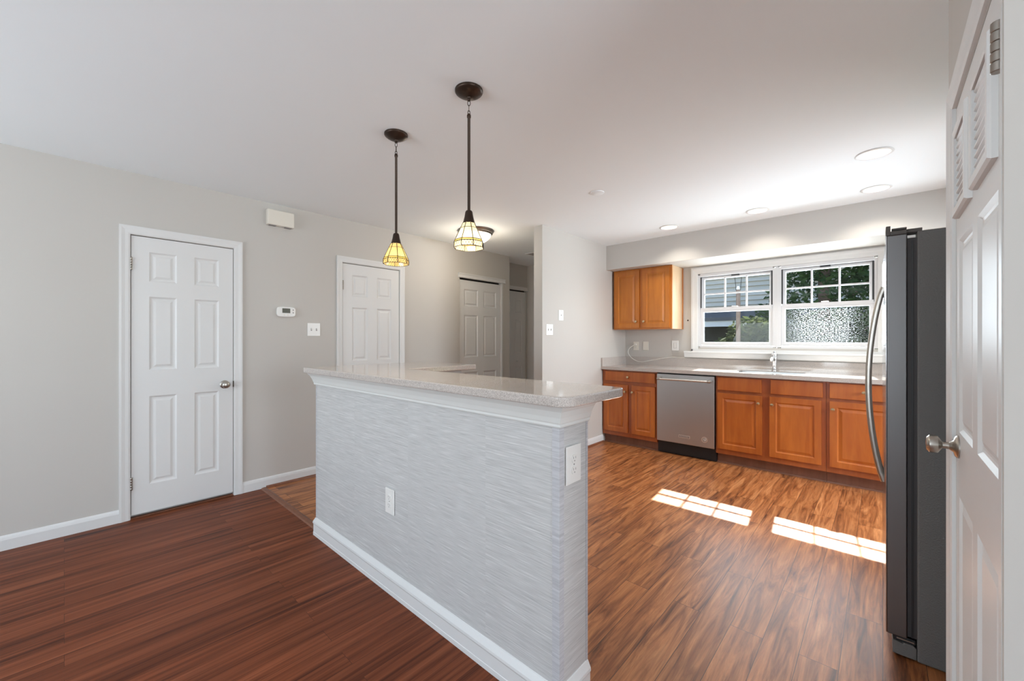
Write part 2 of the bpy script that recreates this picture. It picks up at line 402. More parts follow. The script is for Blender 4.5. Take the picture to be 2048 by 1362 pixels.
    def build(s, name, mat, parent=None, smooth=False, bevel=0.0, seg=2, weld=True):
        me = bpy.data.meshes.new(name); me.from_pydata(s.v, [], s.f)
        bm = bmesh.new(); bm.from_mesh(me)
        if weld: bmesh.ops.remove_doubles(bm, verts=bm.verts, dist=1e-5)
        bmesh.ops.recalc_face_normals(bm, faces=bm.faces)
        if smooth:
            for f in bm.faces: f.smooth = True
            for e in bm.edges:
                if len(e.link_faces) == 2 and e.calc_face_angle(0) > R(38): e.smooth = False
        bm.to_mesh(me); bm.free()
        me.materials.append(M[mat] if isinstance(mat, str) else mat)
        o = bpy.data.objects.new(name, me); C.objects.link(o)
        if parent is not None: o.parent = parent
        if bevel:
            b = o.modifiers.new('soft_edges', 'BEVEL'); b.width = bevel; b.segments = seg; b.limit_method = 'ANGLE'; b.angle_limit = R(40)
            b.harden_normals = False
        return o

def tag(o, label=None, cat=None, group=None, kind=None):
    if label: o['label'] = label
    if cat: o['category'] = cat
    if group: o['group'] = group
    if kind: o['kind'] = kind
    return o
def thing(name, label, cat, loc=(0, 0, 0), rz=0, group=None, kind=None):
    o = bpy.data.objects.new(name, None); C.objects.link(o); o.empty_display_size = 0.1
    o.location = loc; o.rotation_euler = (0, 0, R(rz))
    return tag(o, label, cat, group, kind)
def copy_tree(o, parent=None):
    c = o.copy(); C.objects.link(c)
    if parent is not None: c.parent = parent
    for ch in [x for x in bpy.data.objects if x.parent == o]: copy_tree(ch, c)
    return c
def rounded_rect(x0, x1, z0, z1, r, n=5):
    pts = []
    for cx, cz, a0 in ((x1 - r, z1 - r, 0), (x0 + r, z1 - r, 90), (x0 + r, z0 + r, 180), (x1 - r, z0 + r, 270)):
        for k in range(n + 1):
            a = R(a0 + 90 * k / n); pts.append((cx + r * math.cos(a), cz + r * math.sin(a)))
    return pts

# ------------------------------------------------------------------ room shell
H = 2.44
XL, XR, YB, YW = -3.905, 0.168, -3.2, 5.105       # left wall, pantry wall, wall behind the camera, window wall
XRET, YRET = -2.575, 3.29                         # return wall beside the hall
XK = 0.90                                         # kitchen right wall
YT = 1.135                                        # floor change

def wall_x(name, label, x, back, y0, y1, openings, front=0.05, mat='wall', z1=H):
    """wall in a plane of constant x; openings (y0,y1,z0,z1) are recesses cut into the front layer; back = signed full thickness"""
    mb = MB(); s = 1 if back > 0 else -1
    ys = sorted({y0, y1} | {o[0] for o in openings} | {o[1] for o in openings}); zs = sorted({0, z1} | {o[2] for o in openings} | {o[3] for o in openings})
    xf, xm = x, x + s * front
    def op(cy_, cz): return any(o[0] < cy_ < o[1] and o[2] < cz < o[3] for o in openings)
    for i in range(len(ys) - 1):
        for j in range(len(zs) - 1):
            c = ((ys[i] + ys[i + 1]) / 2, (zs[j] + zs[j + 1]) / 2)
            xx = xm if op(*c) else xf
            mb.quad((xx, ys[i], zs[j]), (xx, ys[i + 1], zs[j]), (xx, ys[i + 1], zs[j + 1]), (xx, ys[i], zs[j + 1]))
    for a, b, c, d in openings:
        for p, q in (((a, c), (a, d)), ((a, d), (b, d)), ((b, d), (b, c)), ((b, c), (a, c))):
            mb.quad((xf, p[0], p[1]), (xf, q[0], q[1]), (xm, q[0], q[1]), (xm, p[0], p[1]))
    xb = x + back
    mb.quad((xb, y0, 0), (xb, y1, 0), (xb, y1, z1), (xb, y0, z1))
    for yy in (y0, y1): mb.quad((xf, yy, 0), (xb, yy, 0), (xb, yy, z1), (xf, yy, z1))
    mb.quad((xf, y0, z1), (xb, y0, z1), (xb, y1, z1), (xf, y1, z1))
    mb.quad((xf, y0, 0), (xb, y0, 0), (xb, y1, 0), (xf, y1, 0))
    return tag(mb.build(name, mat, bevel=0), label, 'wall', kind='structure')
def boxes(name, mat, label, cat, lst, bevel=0.0, kind='structure'):
    mb = MB()
    for b in lst: mb.box(*b)
    return tag(mb.build(name, mat, weld=False, bevel=bevel), label, cat, kind=kind)

D1 = (0.314, 0.926, 2.003); D2 = (1.830, 2.462, 2.018); D3 = (3.322, 4.066, 2.045); D4 = (4.36, 4.975, 2.045)
wall_x('wall_left', 'long greige wall with three white doors on the left', XL, -0.14, YB, 4.239,
       [(D1[0], D1[1], 0.0, D1[2]), (D2[0], D2[1], 0.0, D2[2]), (D3[0], D3[1], 0.0, D3[2]), (-2.5, -1.0, 0.8, 2.1)])
wall_x('wall_hall', 'short greige hall wall set back behind the corner of the long wall', -4.22, -0.14, 4.099, 5.0,
       [(D4[0], D4[1], 0.0, D4[2])])
boxes('wall_hall_end', 'wall', 'dim end wall of the hall', 'wall', [(-4.36, -2.685, 5.0, 5.12, 0, H)])
boxes('wall_return', 'wall', 'pale wall between the hall opening and the kitchen counter', 'wall', [(-2.685, XRET, YRET, 5.225, 0, H)])
# window wall, with the window opening
WX0, WX1, WZ0, WZ1 = -1.637, -0.030, 1.172, 2.048
boxes('wall_window', 'wall', 'greige kitchen wall around the double window', 'wall',
      [(XRET, WX0, YW, 5.225, 0, H), (WX1, XK + 0.1, YW, 5.225, 0, H), (WX0, WX1, YW, 5.225, 0, WZ0), (WX0, WX1, YW, 5.225, WZ1, H)])
boxes('wall_soffit', 'wall', 'boxed soffit above the window and the upper cabinet', 'soffit', [(XRET, XK, 4.595, YW, 2.137, H)])
boxes('wall_kitchen_right', 'wall', 'kitchen side wall behind the refrigerator, opening added past it for fill light', 'wall',
      [(XK, XK + 0.1, 2.05, 3.25, 0, H), (XK, XK + 0.1, 4.36, 5.225, 0, H), (XK, XK + 0.1, 3.25, 4.36, 2.06, H)])  # gap past the refrigerator added to let fill light in
PD = (1.145, 1.857, 1.978)
wall_x('wall_right', 'greige wall holding the white pantry door', XR, 0.11, 1.083, 2.05, [(PD[0], PD[1], 0.0, PD[2])])
boxes('wall_near_right', 'wall', 'greige wall turning away at the right edge of the view', 'wall', [(XR + 0.11, 3.2, 1.083, 1.19, 0, H), (XR - 0.0165, 3.2, 1.070, 1.083, 0, H)])
boxes('wall_far_right', 'wall', 'right wall of the dining side with a wide window opening', 'wall',
      [(3.2, 3.32, YB - 0.12, -1.0, 0, H), (3.2, 3.32, 1.0, 1.19, 0, H), (3.2, 3.32, -1.0, 1.0, 0, 0.4), (3.2, 3.32, -1.0, 1.0, 2.3, H)])
boxes('wall_pantry_side', 'wall', 'side wall of the pantry facing the refrigerator', 'wall', [(XR + 0.11, XK + 0.1, 1.95, 2.05, 0, H)])
# wall behind the camera with a wide opening added to let fill light in
boxes('wall_rear', 'wall', 'wall behind the camera with a wide opening added for fill light', 'wall',
      [(XL, -3.4, YB - 0.12, YB, 0, H), (-0.6, 3.32, YB - 0.12, YB, 0, H), (-3.4, -0.6, YB - 0.12, YB, 2.12, H)])

# floor: two coverings meeting at the transition strip
mb = MB(); mb.box(XL - 0.14, 3.32, YB - 0.12, YT, -0.08, 0.0)
tag(mb.build('floor', 'floor_dark'), 'dark reddish plank floor in front of the bar', 'floor', kind='structure')
mb = MB(); mb.box(-4.36, XK + 0.1, YT, 5.225, -0.08, 0.0)
tag(mb.build('floor_kitchen', 'floor_kitchen'), 'glossy acacia plank floor of the kitchen with sun patches', 'floor', kind='structure')

# ceiling with round holes for the downlights
CANS = [(-0.038, 3.445), (-0.038, 4.255), (-0.845, 4.255), (-1.652, 4.255)]
CR = 0.078
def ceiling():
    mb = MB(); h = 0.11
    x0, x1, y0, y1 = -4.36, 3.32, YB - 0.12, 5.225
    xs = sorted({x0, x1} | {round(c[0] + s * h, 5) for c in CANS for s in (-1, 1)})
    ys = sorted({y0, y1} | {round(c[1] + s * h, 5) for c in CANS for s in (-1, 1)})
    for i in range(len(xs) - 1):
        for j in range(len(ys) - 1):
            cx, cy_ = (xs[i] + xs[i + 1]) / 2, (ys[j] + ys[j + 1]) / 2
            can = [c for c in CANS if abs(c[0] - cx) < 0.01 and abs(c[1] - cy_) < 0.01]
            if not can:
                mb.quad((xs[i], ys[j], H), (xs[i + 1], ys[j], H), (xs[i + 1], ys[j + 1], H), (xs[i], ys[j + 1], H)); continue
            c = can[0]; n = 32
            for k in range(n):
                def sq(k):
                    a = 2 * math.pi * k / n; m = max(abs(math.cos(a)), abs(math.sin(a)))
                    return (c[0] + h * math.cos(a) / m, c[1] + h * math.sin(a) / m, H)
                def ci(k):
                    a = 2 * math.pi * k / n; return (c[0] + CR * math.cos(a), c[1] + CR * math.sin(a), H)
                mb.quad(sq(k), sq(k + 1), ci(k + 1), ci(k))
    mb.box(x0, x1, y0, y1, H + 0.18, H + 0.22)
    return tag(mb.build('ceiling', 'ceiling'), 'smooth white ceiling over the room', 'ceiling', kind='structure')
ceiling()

# baseboards and shoe moldings
BASE = [(0, 0), (0.013, 0), (0.013, 0.062), (0.010, 0.076), (0.006, 0.084), (0, 0.088)]
SHOE = [(0, 0), (0.018, 0), (0.016, 0.009), (0.009, 0.016), (0, 0.018)]
def run(mb, prof, p, q, n):
    p, q, n = Vector(p), Vector(q), Vector(n); k = len(prof)
    vs = [p + n * a + Vector((0, 0, z)) for a, z in prof] + [q + n * a + Vector((0, 0, z)) for a, z in prof]
    mb.add(vs, [(i, (i + 1) % k, k + (i + 1) % k, k + i) for i in range(k)] + [tuple(range(k)), tuple(range(k, 2 * k))])
def base_run(name, label, runs, prof=BASE, mat='trim', cat='baseboard'):
    mb = MB()
    for r in runs: run(mb, prof, *r)
    return tag(mb.build(name, mat, weld=False), label, cat, kind='structure')
base_run('baseboard_left', 'white baseboard along the long left wall', [((XL, YB, 0), (XL, 0.254, 0), (1, 0, 0)), ((XL, 0.986, 0), (XL, 1.779, 0), (1, 0, 0)), ((XL, 2.52, 0), (XL, 3.31, 0), (1, 0, 0)), ((XL, 4.08, 0), (XL, 4.239, 0), (1, 0, 0))])
base_run('baseboard_return', 'white baseboard at the foot of the wall beside the base cabinets', [((XRET, YRET, 0), (XRET, 4.50, 0), (1, 0, 0)), ((-2.685, YRET, 0), (XRET, YRET, 0), (0, -1, 0))])
base_run('baseboard_right', 'bit of white baseboard beside the pantry door casing', [((XR, 1.925, 0), (XR, 2.05, 0), (-1, 0, 0))])
base_run('trim_1', 'brown shoe molding along the kitchen end of the left wall', [((XL + 0.013, 1.16, 0), (XL + 0.013, 1.779, 0), (1, 0, 0)), ((XL + 0.013, 2.52, 0), (XL + 0.013, 3.31, 0), (1, 0, 0))], SHOE, 'shoe', 'molding')
base_run('trim_2', 'brown shoe molding below the baseboard beside the cabinets', [((XRET + 0.013, YRET, 0), (XRET + 0.013, 4.50, 0), (1, 0, 0))], SHOE, 'shoe', 'molding')
# transition strip
mb = MB(); mb.prism([(1.118, 0), (1.165, 0), (1.160, 0.007), (1.145, 0.011), (1.125, 0.008)], 'x', XL + 0.02, -2.775)
tag(mb.build('trim_3', 'shoe'), 'brown transition strip crossing the floor left of the bar', 'threshold', kind='structure')
mb = MB(); mb.prism([(1.118, 0), (1.165, 0), (1.160, 0.007), (1.145, 0.011), (1.125, 0.008)], 'x', -0.745, XR - 0.02)
tag(mb.build('trim_4', 'shoe'), 'brown transition strip end beside the right foot of the bar', 'threshold', kind='structure')

# ------------------------------------------------------------------ interior doors
CASE = [(0.003, 0), (0.003, 0.009), (0.012, 0.012), (0.030, 0.013), (0.048, 0.017), (0.060, 0.017), (0.060, 0)]
RINGS = [(0.010, 0.007), (0.016, 0.0085), (0.023, 0.0085), (0.038, 0.003)]
def six_panels(w, h, st=0.098, mid=0.105, z=None):
    pw = (w - 2 * st - mid) / 2
    zs = z or ((0.20, 0.84), (1.03, 1.565), (1.675, 1.89))
    return [(x, x + pw, a * h / 2.0, b * h / 2.0) for a, b in zs for x in (st, st + pw + mid)]
def knob_parts(parent, x, z, y=0.0, r=0.027):
    mb = MB(); mb.lathe([(0.0, 0), (0.032, 0), (0.032, 0.004), (0.026, 0.009), (0.012, 0.011), (0.011, 0.030), (r * 0.6, 0.034), (r, 0.043), (r * 1.02, 0.052), (r * 0.86, 0.061), (r * 0.5, 0.066), (0, 0.067)], 28, (x, y, z), '-y')
    return tag(mb.build('knob', 'nickel', parent, smooth=True), 'satin nickel round knob on its rosette')
def hinge_part(parent, x, z, y=0.0, h=0.09, r=0.0065):
    mb = MB(); n = 5; g = h / n
    for k in range(n): mb.lathe([(r * 0.9, k * g), (r, k * g + 0.001), (r, (k + 1) * g - 0.0015), (r * 0.9, (k + 1) * g - 0.0005)], 14, (x, y - r, z - h / 2))
    mb.box(x - 0.003, x + 0.010, y - 0.002, y + 0.001, z - h / 2, z + h / 2)
    return mb.build('hinge', 'hinge_nickel', parent, smooth=True)
def casing(name, label, loc, rz, wdt, hgt, prof=CASE):
    mb = MB(); mb.frame_sweep(prof, 0, wdt, 0, hgt)
    o = mb.build(name, 'trim'); o.location = loc; o.rotation_euler = (0, 0, R(rz))
    return tag(o, label, 'door casing', kind='structure')
def six_panel_door(name, label, y0, y1, top, x=XL, knob=None, hinges=(), bottom=0.027, recess=0.0):
    d = thing(name, label, 'door', (x, y0, 0), 90, kind='structure')
    w_ = y1 - y0; g = 0.003
    mb = MB()
    pans = [(a + 0, b + 0, c + bottom, e + bottom) for a, b, c, e in six_panels(w_, top - bottom)]
    mb.panel_slab(g, w_ - g, bottom, top - g - 0.002, 0.034, pans, RINGS, yf=recess + 0.001)
    mb.build('door_slab', 'trim', d)
    mb = MB(); mb.box(0, w_, 0.042, 0.047, 0.024, top); mb.build('backing', 'gap_shade', d)
    mb = MB(); mb.box(0.0, w_, 0.004, 0.04, 0.0, 0.006); mb.build('threshold', 'shoe', d)
    for z in hinges: hinge_part(d, 0.002, z, 0.001)
    if knob:
        knob_parts(d, knob[0] - y0, knob[1])
        MB().box(w_ - 0.004, w_ + 0.004, -0.0015, 0.002, knob[1] - 0.024, knob[1] + 0.024).build('strike_plate', 'bronze', d)
    return d
six_panel_door('door_1', 'large white six-panel door nearest in the long left wall, round knob', D1[0], D1[1], D1[2], knob=(0.866, 0.905), hinges=(1.80, 0.25))
casing('trim_5', 'white casing around the large near door in the left wall', (XL, D1[0], 0), 90, D1[1] - D1[0], D1[2])
six_panel_door('door_2', 'white six-panel door in the left wall behind the pendant lamp', D2[0], D2[1], D2[2], hinges=(1.80, 0.25))
casing('trim_6', 'white casing around the middle door of the left wall', (XL, D2[0], 0), 90, D2[1] - D2[0], D2[2])
def closet_door(name, label, y0, y1, top, x, slab_top, knob=None):
    d = thing(name, label, 'door', (x, y0, 0), 90, kind='structure'); w_ = y1 - y0
    mb = MB()
    pans = six_panels(w_, slab_top, st=0.085, mid=0.10)
    mb.panel_slab(0.003, w_ - 0.006, 0.012, slab_top, 0.030, pans, RINGS, yf=0.014)
    mb.build('door_slab', 'trim', d)
    mb = MB(); mb.box(0.0, w_, 0.046, 0.049, 0, top); mb.build('backing', 'gap_shade', d)
    if knob: 
        mb = MB(); mb.lathe([(0, 0), (0.010, 0), (0.008, 0.010), (0.015, 0.018), (0.014, 0.024), (0, 0.026)], 20, (knob[0] - y0, 0.014, knob[1]), '-y')
        mb.build('knob', 'trim', d, smooth=True)
    return d
def header(name, label, y0, y1, z0, z1, x, jamb=None):
    mb = MB(); w_ = y1 - y0
    mb.prism([(0, z0), (-0.022, z0), (-0.024, z0 + 0.012), (-0.018, z0 + 0.02), (-0.018, z1 - 0.016), (-0.024, z1 - 0.010), (-0.024, z1), (0, z1)], 'x', 0, w_)
    if jamb: mb.box(jamb - y0, jamb - y0 + 0.028, -0.008, 0, 0, z0)
    o = mb.build(name, 'trim', weld=False); o.location = (x, y0, 0); o.rotation_euler = (0, 0, R(90))
    return tag(o, label, 'door trim', kind='structure')
closet_door('door_3', 'white six-panel closet door at the far end of the long left wall', D3[0], D3[1], D3[2], XL, 2.018)
header('trim_7', 'white header board over the far closet door, dark track gap below', 3.296, 4.135, 2.040, 2.096, XL, jamb=4.068)
closet_door('door_4', 'shaded closet door in the hall, small white knob', D4[0], D4[1], D4[2], -4.22, 2.015, knob=(4.765, 0.93))
header('trim_8', 'header board over the shaded hall closet door', 4.33, 5.0, 2.035, 2.09, -4.22)

# pantry door: louvers above, raised panels below
def pantry_door():
    y0, y1, top = PD; w_ = y1 - y0
    d = thing('door_5', 'white pantry door with two louvered vents over raised panels', 'door', (XR, y1, 0), -90, kind='structure')
    X = lambda y: y1 - y                    # local x runs towards the camera
    cols = ((X(1.79), X(1.545)), (X(1.475), X(1.235)))
    low = [(a, b, c, e) for a, b in cols for c, e in ((0.20, 0.80), (0.99, 1.56))]
    holes = [(a + 0.022, b - 0.022, 1.645, 1.86, [(0.0, 0.024)]) for a, b in cols]
    mb = MB(); mb.panel_slab(0.003, w_ - 0.003, 0.012, top - 0.004, 0.034, low + holes, RINGS)
    # louver wells: recess rings are replaced by open wells behind the vent frames
    mb.build('door_slab', 'trim', d)
    for a, b in cols:
        v = MB(); p = 0.013
        v.frame_sweep([(0.0, -0.004), (0.0, p), (0.006, p + 0.002), (0.024, p + 0.002), (0.028, p - 0.004), (0.028, -0.004)], a + 0.028, b - 0.028, 1.652, 1.855, closed=True)
        vo = v.build('vent_frame', 'trim', d)
        k = MB(); k.box(a + 0.023, b - 0.023, 0.020, 0.0235, 1.646, 1.859); k.build('vent_backing', 'gap_shade', vo)
        n = 9; lv = MB()
        for i in range(n):
            z = 1.655 + (i + 0.5) * 0.198 / n; hh = 0.0096
            lv.prism([(0.017, z - hh), (0.013, z - hh), (-0.009, z + hh - 0.004), (-0.009, z + hh), (-0.005, z + hh)], 'x', a + 0.026, b - 0.026)
        lv.build('louvers', 'trim', vo, weld=False)
    hinge_part(d, w_ - 0.004, 1.80, -0.001, 0.092, 0.0105); hinge_part(d, w_ - 0.004, 0.24, -0.001, 0.092, 0.0105)
    mb = MB(); mb.box(0, w_, 0.042, 0.047, 0, top); mb.build('backing', 'gap_shade', d)
    kx = X(1.80)
    mb = MB(); mb.lathe([(0, 0), (0.034, 0), (0.034, 0.003), (0.030, 0.008), (0.018, 0.011), (0.014, 0.016), (0.0105, 0.020), (0.010, 0.034), (0.016, 0.038), (0.026, 0.044), (0.0275, 0.052), (0.0265, 0.062), (0.020, 0.068), (0, 0.070)], 32, (kx, 0, 0.944), '-y')
    tag(mb.build('knob', 'nickel', d, smooth=True), 'satin nickel knob standing off the pantry door')
    return d
pantry_door()
casing('trim_9', 'white casing around the pantry door on the right', (XR, PD[1], 0), -90, PD[1] - PD[0], PD[2])

# ------------------------------------------------------------------ kitchen window
def window_unit(name, label, x0, x1, glitter=False):
    """double-hung unit: upper sash behind with six lights, lower sash in front"""
    d = thing(name, label, 'window', ((x0 + x1) / 2, YW, 0), 0, kind='structure'); hw = (x1 - x0) / 2
    mb = MB()
    for s in (-1, 1): mb.box(s * hw, s * (hw + 0.03), 0.006, 0.115, 1.18, 2.03)
    mb.box(-hw, hw, 0.006, 0.115, 2.012, 2.045); mb.box(-hw, hw, 0.006, 0.115, 1.172, 1.196)
    mb.build('frame', 'vinyl', d, weld=False)
    # upper sash
    zu0, zu1 = 1.640, 1.980; gx = hw - 0.037
    mb = MB(); mb.frame_sweep([(0, 0.0), (0.0, 0.022), (0.006, 0.026), (0.032, 0.026), (0.032, 0.0)], -gx, gx, zu0, zu1, closed=True, y=0.075)
    up = mb.build('upper_sash', 'vinyl', d)
    mb = MB(); mb.box(-gx, gx, 0.054, 0.058, zu0, zu1); mb.build('pane', 'glass', up)
    mb = MB()
    for k in (1, 2):
        xx = -gx + 2 * gx * k / 3; mb.box(xx - 0.008, xx + 0.008, 0.046, 0.066, zu0, zu1)
    zm = (zu0 + zu1) / 2 - 0.006; mb.box(-gx, gx, 0.047, 0.065, zm - 0.008, zm + 0.008)
    mb.build('muntins', 'vinyl', up, weld=False)
    mb = MB(); mb.box(-0.042, 0.042, 0.036, 0.050, 1.996, 2.012); mb.build('latch', 'black', up, bevel=0.002)
    # lower sash
    zl0, zl1 = 1.236, 1.586
    mb = MB(); mb.frame_sweep([(0, 0.0), (0.0, 0.022), (0.006, 0.028), (0.036, 0.028), (0.036, 0.0)], -gx, gx, zl0, zl1, closed=True, y=0.045)
    mb.box(-gx - 0.03, gx + 0.03, 0.012, 0.045, zl1 + 0.02, zl1 + 0.052)
    lo = mb.build('lower_sash', 'vinyl', d, weld=False)
    mb = MB(); mb.box(-gx, gx, 0.026, 0.030, zl0, zl1); mb.build('pane', 'glass', lo)
    if glitter:
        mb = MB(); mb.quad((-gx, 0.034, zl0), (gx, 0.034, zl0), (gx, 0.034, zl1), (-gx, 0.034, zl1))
        tag(mb.build('sun_glitter', 'glitter', lo), 'added layer of sun glitter flecks over the lower pane')
    mb = MB()
    for s in (-1, 1): mb.box(s * (hw - 0.001), s * (hw - 0.016), 0.012, 0.016, 1.64, 2.006)
    mb.box(-hw, hw, 0.040, 0.044, 2.004, 2.008)
    mb.build('sash_track', 'track', d, weld=False)
    mb = MB(); mb.box(-0.03, 0.03, 0.008, 0.03, 1.638, 1.648); mb.build('sash_lock', 'vinyl', lo, bevel=0.002)
    return d
window_unit('window_1', 'left half of the kitchen window, post and grey house outside', -1.613, -0.873)
window_unit('window_2', 'right half of the kitchen window, evergreen outside and glittering lower pane', -0.797, -0.058, glitter=True)
mb = MB(); mb.box(-0.843, -0.827, YW + 0.004, YW + 0.115, 1.172, 2.045); tag(mb.build('trim_10', 'vinyl'), 'white mullion between the two kitchen windows', 'mullion', kind='structure')
mb = MB(); mb.frame_sweep([(0.0, 0), (0.0, 0.010), (0.010, 0.013), (0.036, 0.015), (0.056, 0.020), (0.074, 0.020), (0.076, 0)], WX0 + 0.003, WX1 - 0.003, 1.13, WZ1 - 0.003, y=YW)
tag(mb.build('trim_11', 'trim'), 'white casing around the kitchen window', 'window casing', kind='structure')
mb = MB()
mb.prism([(YW, 1.150), (YW - 0.02, 1.150), (YW - 0.02, 1.126), (YW, 1.126)], 'x', WX0 - 0.07, WX1 + 0.07)
mb.prism([(YW + 0.01, 1.126), (YW - 0.075, 1.126), (YW - 0.08, 1.120), (YW - 0.08, 1.110), (YW - 0.072, 1.106), (YW - 0.060, 1.056), (YW - 0.05, 1.048), (YW, 1.044)], 'x', -1.775, 0.30)
tag(mb.build('window_sill', 'trim', weld=False), 'white window stool and apron above the backsplash', 'window sill', kind='structure')

# ------------------------------------------------------------------ breakfast bar
BZ = 1.086; BT = 0.034
# half wall: outline of an L; front face y=1.10, end face x=-0.79
bar = thing('breakfast_bar', 'L-shaped half wall covered in grey grasscloth wallpaper under the bar top', 'half wall', (-1.75, 1.18, 0))
def rel(mb, o):
    mb.v = [(x - o.location.x, y - o.location.y, z - o.location.z) for x, y, z in mb.v]; return mb
HW = 1.272
mb = MB(); mb.prism([(-2.718, 1.10), (-0.790, 1.10), (-0.790, HW), (-2.25, HW), (-2.25, 1.93), (-2.718, 1.93)], 'z', 0, BZ - BT - 0.001)
rel(mb, bar).build('wall_body', 'paper', bar)
mb = MB()
mb.prism([(-0.818, 1.0985), (-0.7885, 1.0985), (-0.7885, 1.125), (-0.7898, 1.125), (-0.7898, 1.0998), (-0.818, 1.0998)], 'z', 0.111, 0.975)
tag(rel(mb, bar).build('corner_strip', 'paper_strip', bar, weld=False), 'darker wallpaper strip along the corner')
mb = MB(); mb.prism([(-0.7885, HW - 0.010), (-0.7885, HW + 0.0015), (-0.800, HW + 0.0015), (-0.800, HW + 0.0002), (-0.7898, HW + 0.0002), (-0.7898, HW - 0.010)], 'z', 0.111, 0.975)
rel(mb, bar).build('corner_strip', 'paper_strip', bar, weld=False)
mb = MB(); mb.prism([(-2.7192, 1.0985), (-2.708, 1.0985), (-2.708, 1.0998), (-2.7182, 1.0998), (-2.7182, 1.115), (-2.7192, 1.115)], 'z', 0.111, 0.975)
tag(rel(mb, bar).build('corner_strip', 'paper_strip', bar, weld=False), 'darker wallpaper strip along the corner')
def L_sweep(prof, left=True):
    """profile swept along the left side, the front and the right end of the bar: (offset, z)"""
    mb = MB(); rows = []
    for o, z in prof:
        rows.append([(-2.718 - o, 1.93, z), (-2.718 - o, 1.10 - o, z), (-0.790 + o, 1.10 - o, z), (-0.790 + o, HW + (o if o > 0 else 0) * 0.0, z)])
    vs = [p for r in rows for p in r]; n = len(rows); fs = []
    for i in range(n):
        j = (i + 1) % n
        for k in range(3): fs.append((i * 4 + k, i * 4 + k + 1, j * 4 + k + 1, j * 4 + k))
    fs += [tuple(i * 4 for i in range(n)), tuple(i * 4 + 3 for i in range(n))]
    mb.add(vs, fs); return rel(mb, bar)
zt = BZ - BT
L_sweep([(0, zt - 0.078), (0.009, zt - 0.078), (0.011, zt - 0.074), (0.011, zt - 0.066), (0.0135, zt - 0.062), (0.019, zt - 0.044), (0.029, zt - 0.022), (0.043, zt - 0.004), (0.043, zt), (0, zt)]).build('crown_molding', 'crown', bar)
L_sweep([(0, 0), (0.014, 0), (0.014, 0.020), (0.0125, 0.022), (0.0125, 0.070), (0.016, 0.078), (0.015, 0.088), (0.009, 0.100), (0.004, 0.110), (0, 0.112)]).build('baseboard', 'trim', bar)

def bar_top():
    pts = [(-2.752, 1.028), (-0.712, 1.028), (-0.712, 1.415), (-2.155, 1.455), (-2.155, 2.0), (-2.752, 2.0)]
    rad = [0.02, 0.055, 0.03, 0.02, 0.03, 0.02]
    pts[3] = (-2.155, 1.415)
    out = []
    n = len(pts)
    for i, (p, r) in enumerate(zip(pts, rad)):
        a, b = Vector(pts[i - 1]), Vector(pts[(i + 1) % n]); p = Vector(p)
        u, v = (a - p).normalized(), (b - p).normalized(); c = p + (u + v) * r; s, e = p + u * r, p + v * r
        a0 = math.atan2(*(s - c).yx); a1 = math.atan2(*(e - c).yx)
        while a1 - a0 > math.pi: a1 -= 2 * math.pi
        while a1 - a0 < -math.pi: a1 += 2 * math.pi
        for k in range(9):
            t = a0 + (a1 - a0) * k / 8; out.append((c.x + r * math.cos(t) + 1.75, c.y + r * math.sin(t) - 1.2))
    o = MB().prism(out, 'z', 0, BT).build('bar_countertop', 'solid_surface', bevel=0.006, seg=3)
    o.location = (-1.75, 1.2, BZ - BT)
    return tag(o, 'speckled grey L-shaped countertop on the breakfast bar', 'countertop')
bar_top()

# ------------------------------------------------------------------ wall plates
def outlet(label, loc, rz, w_=0.078, h_=0.125, face='duplex', mat='plate', name='wall_outlet', cat='outlet', group=None):
    """plate centred on its origin, facing local -y"""
    d = thing(name, label, cat, loc, rz, group)
    MB().box(-w_ / 2, w_ / 2, -0.006, 0, -h_ / 2, h_ / 2).build('face_plate', mat, d, bevel=0.0025)
    if face == 'duplex':
        for s in (-1, 1):
            mb = MB(); zc = s * 0.0195
            mb.prism([(x, zc + z) for x, z in [(0.0165 * math.cos(R(a)), max(-0.0135, min(0.0135, 0.0165 * math.sin(R(a))))) for a in range(0, 360, 15)]], 'y', -0.0085, -0.004)
            r = mb.build('receptacle', mat, d)
            sl = MB(); sl.box(-0.0075, -0.0055, -0.0090, -0.0080, zc + 0.000, zc + 0.008); sl.box(0.0055, 0.0075, -0.0090, -0.0080, zc, zc + 0.0075)
            sl.lathe([(0, 0), (0.0025, 0), (0.0025, 0.0006), (0, 0.0006)], 10, (0, -0.0084, zc - 0.007), '-y')
            sl.build('slots', 'grey_slot', r, weld=False)
        MB().lathe([(0, 0), (0.003, 0), (0.003, 0.001), (0, 0.001)], 10, (0, -0.006, 0), '-y').build('screw', 'grey_slot', d)
    elif face == 'toggle2' or face == 'toggle1':
        for s in ((-1, 1) if face == 'toggle2' else (0,)):
            xc = s * 0.023
            b = MB().box(xc - 0.0055, xc + 0.0055, -0.0072, -0.005, -0.012, 0.012).build('switch_slot', 'grey_slot', d)
            MB().prism([(-0.006, -0.006), (-0.017, 0.004), (-0.017, 0.009), (-0.006, 0.006)], 'x', xc - 0.004, xc + 0.004).build('toggle', mat, b)
    elif face == 'rocker':
        b = MB().box(-0.0165, 0.0165, -0.0085, -0.005, -0.033, 0.033).build('rocker', 'grey_slot', d, bevel=0.001)
        MB().box(-0.0145, 0.0145, -0.0105, -0.007, -0.031, 0.031).build('rocker_paddle', mat, b, bevel=0.002)
    elif face == 'jack':
        MB().lathe([(0, 0), (0.005, 0), (0.005, 0.003), (0, 0.003)], 12, (0, -0.006, 0.0), '-y').build('jack', 'black', d)
        for s in (-1, 1): MB().lathe([(0, 0), (0.003, 0), (0.003, 0.001), (0, 0.001)], 10, (0, -0.006, s * 0.042), '-y').build('screw', 'grey_slot', d)
    return d
outlet('white duplex outlet low on the wallpapered front of the bar', (-1.822, 1.0985, 0.457), 0)
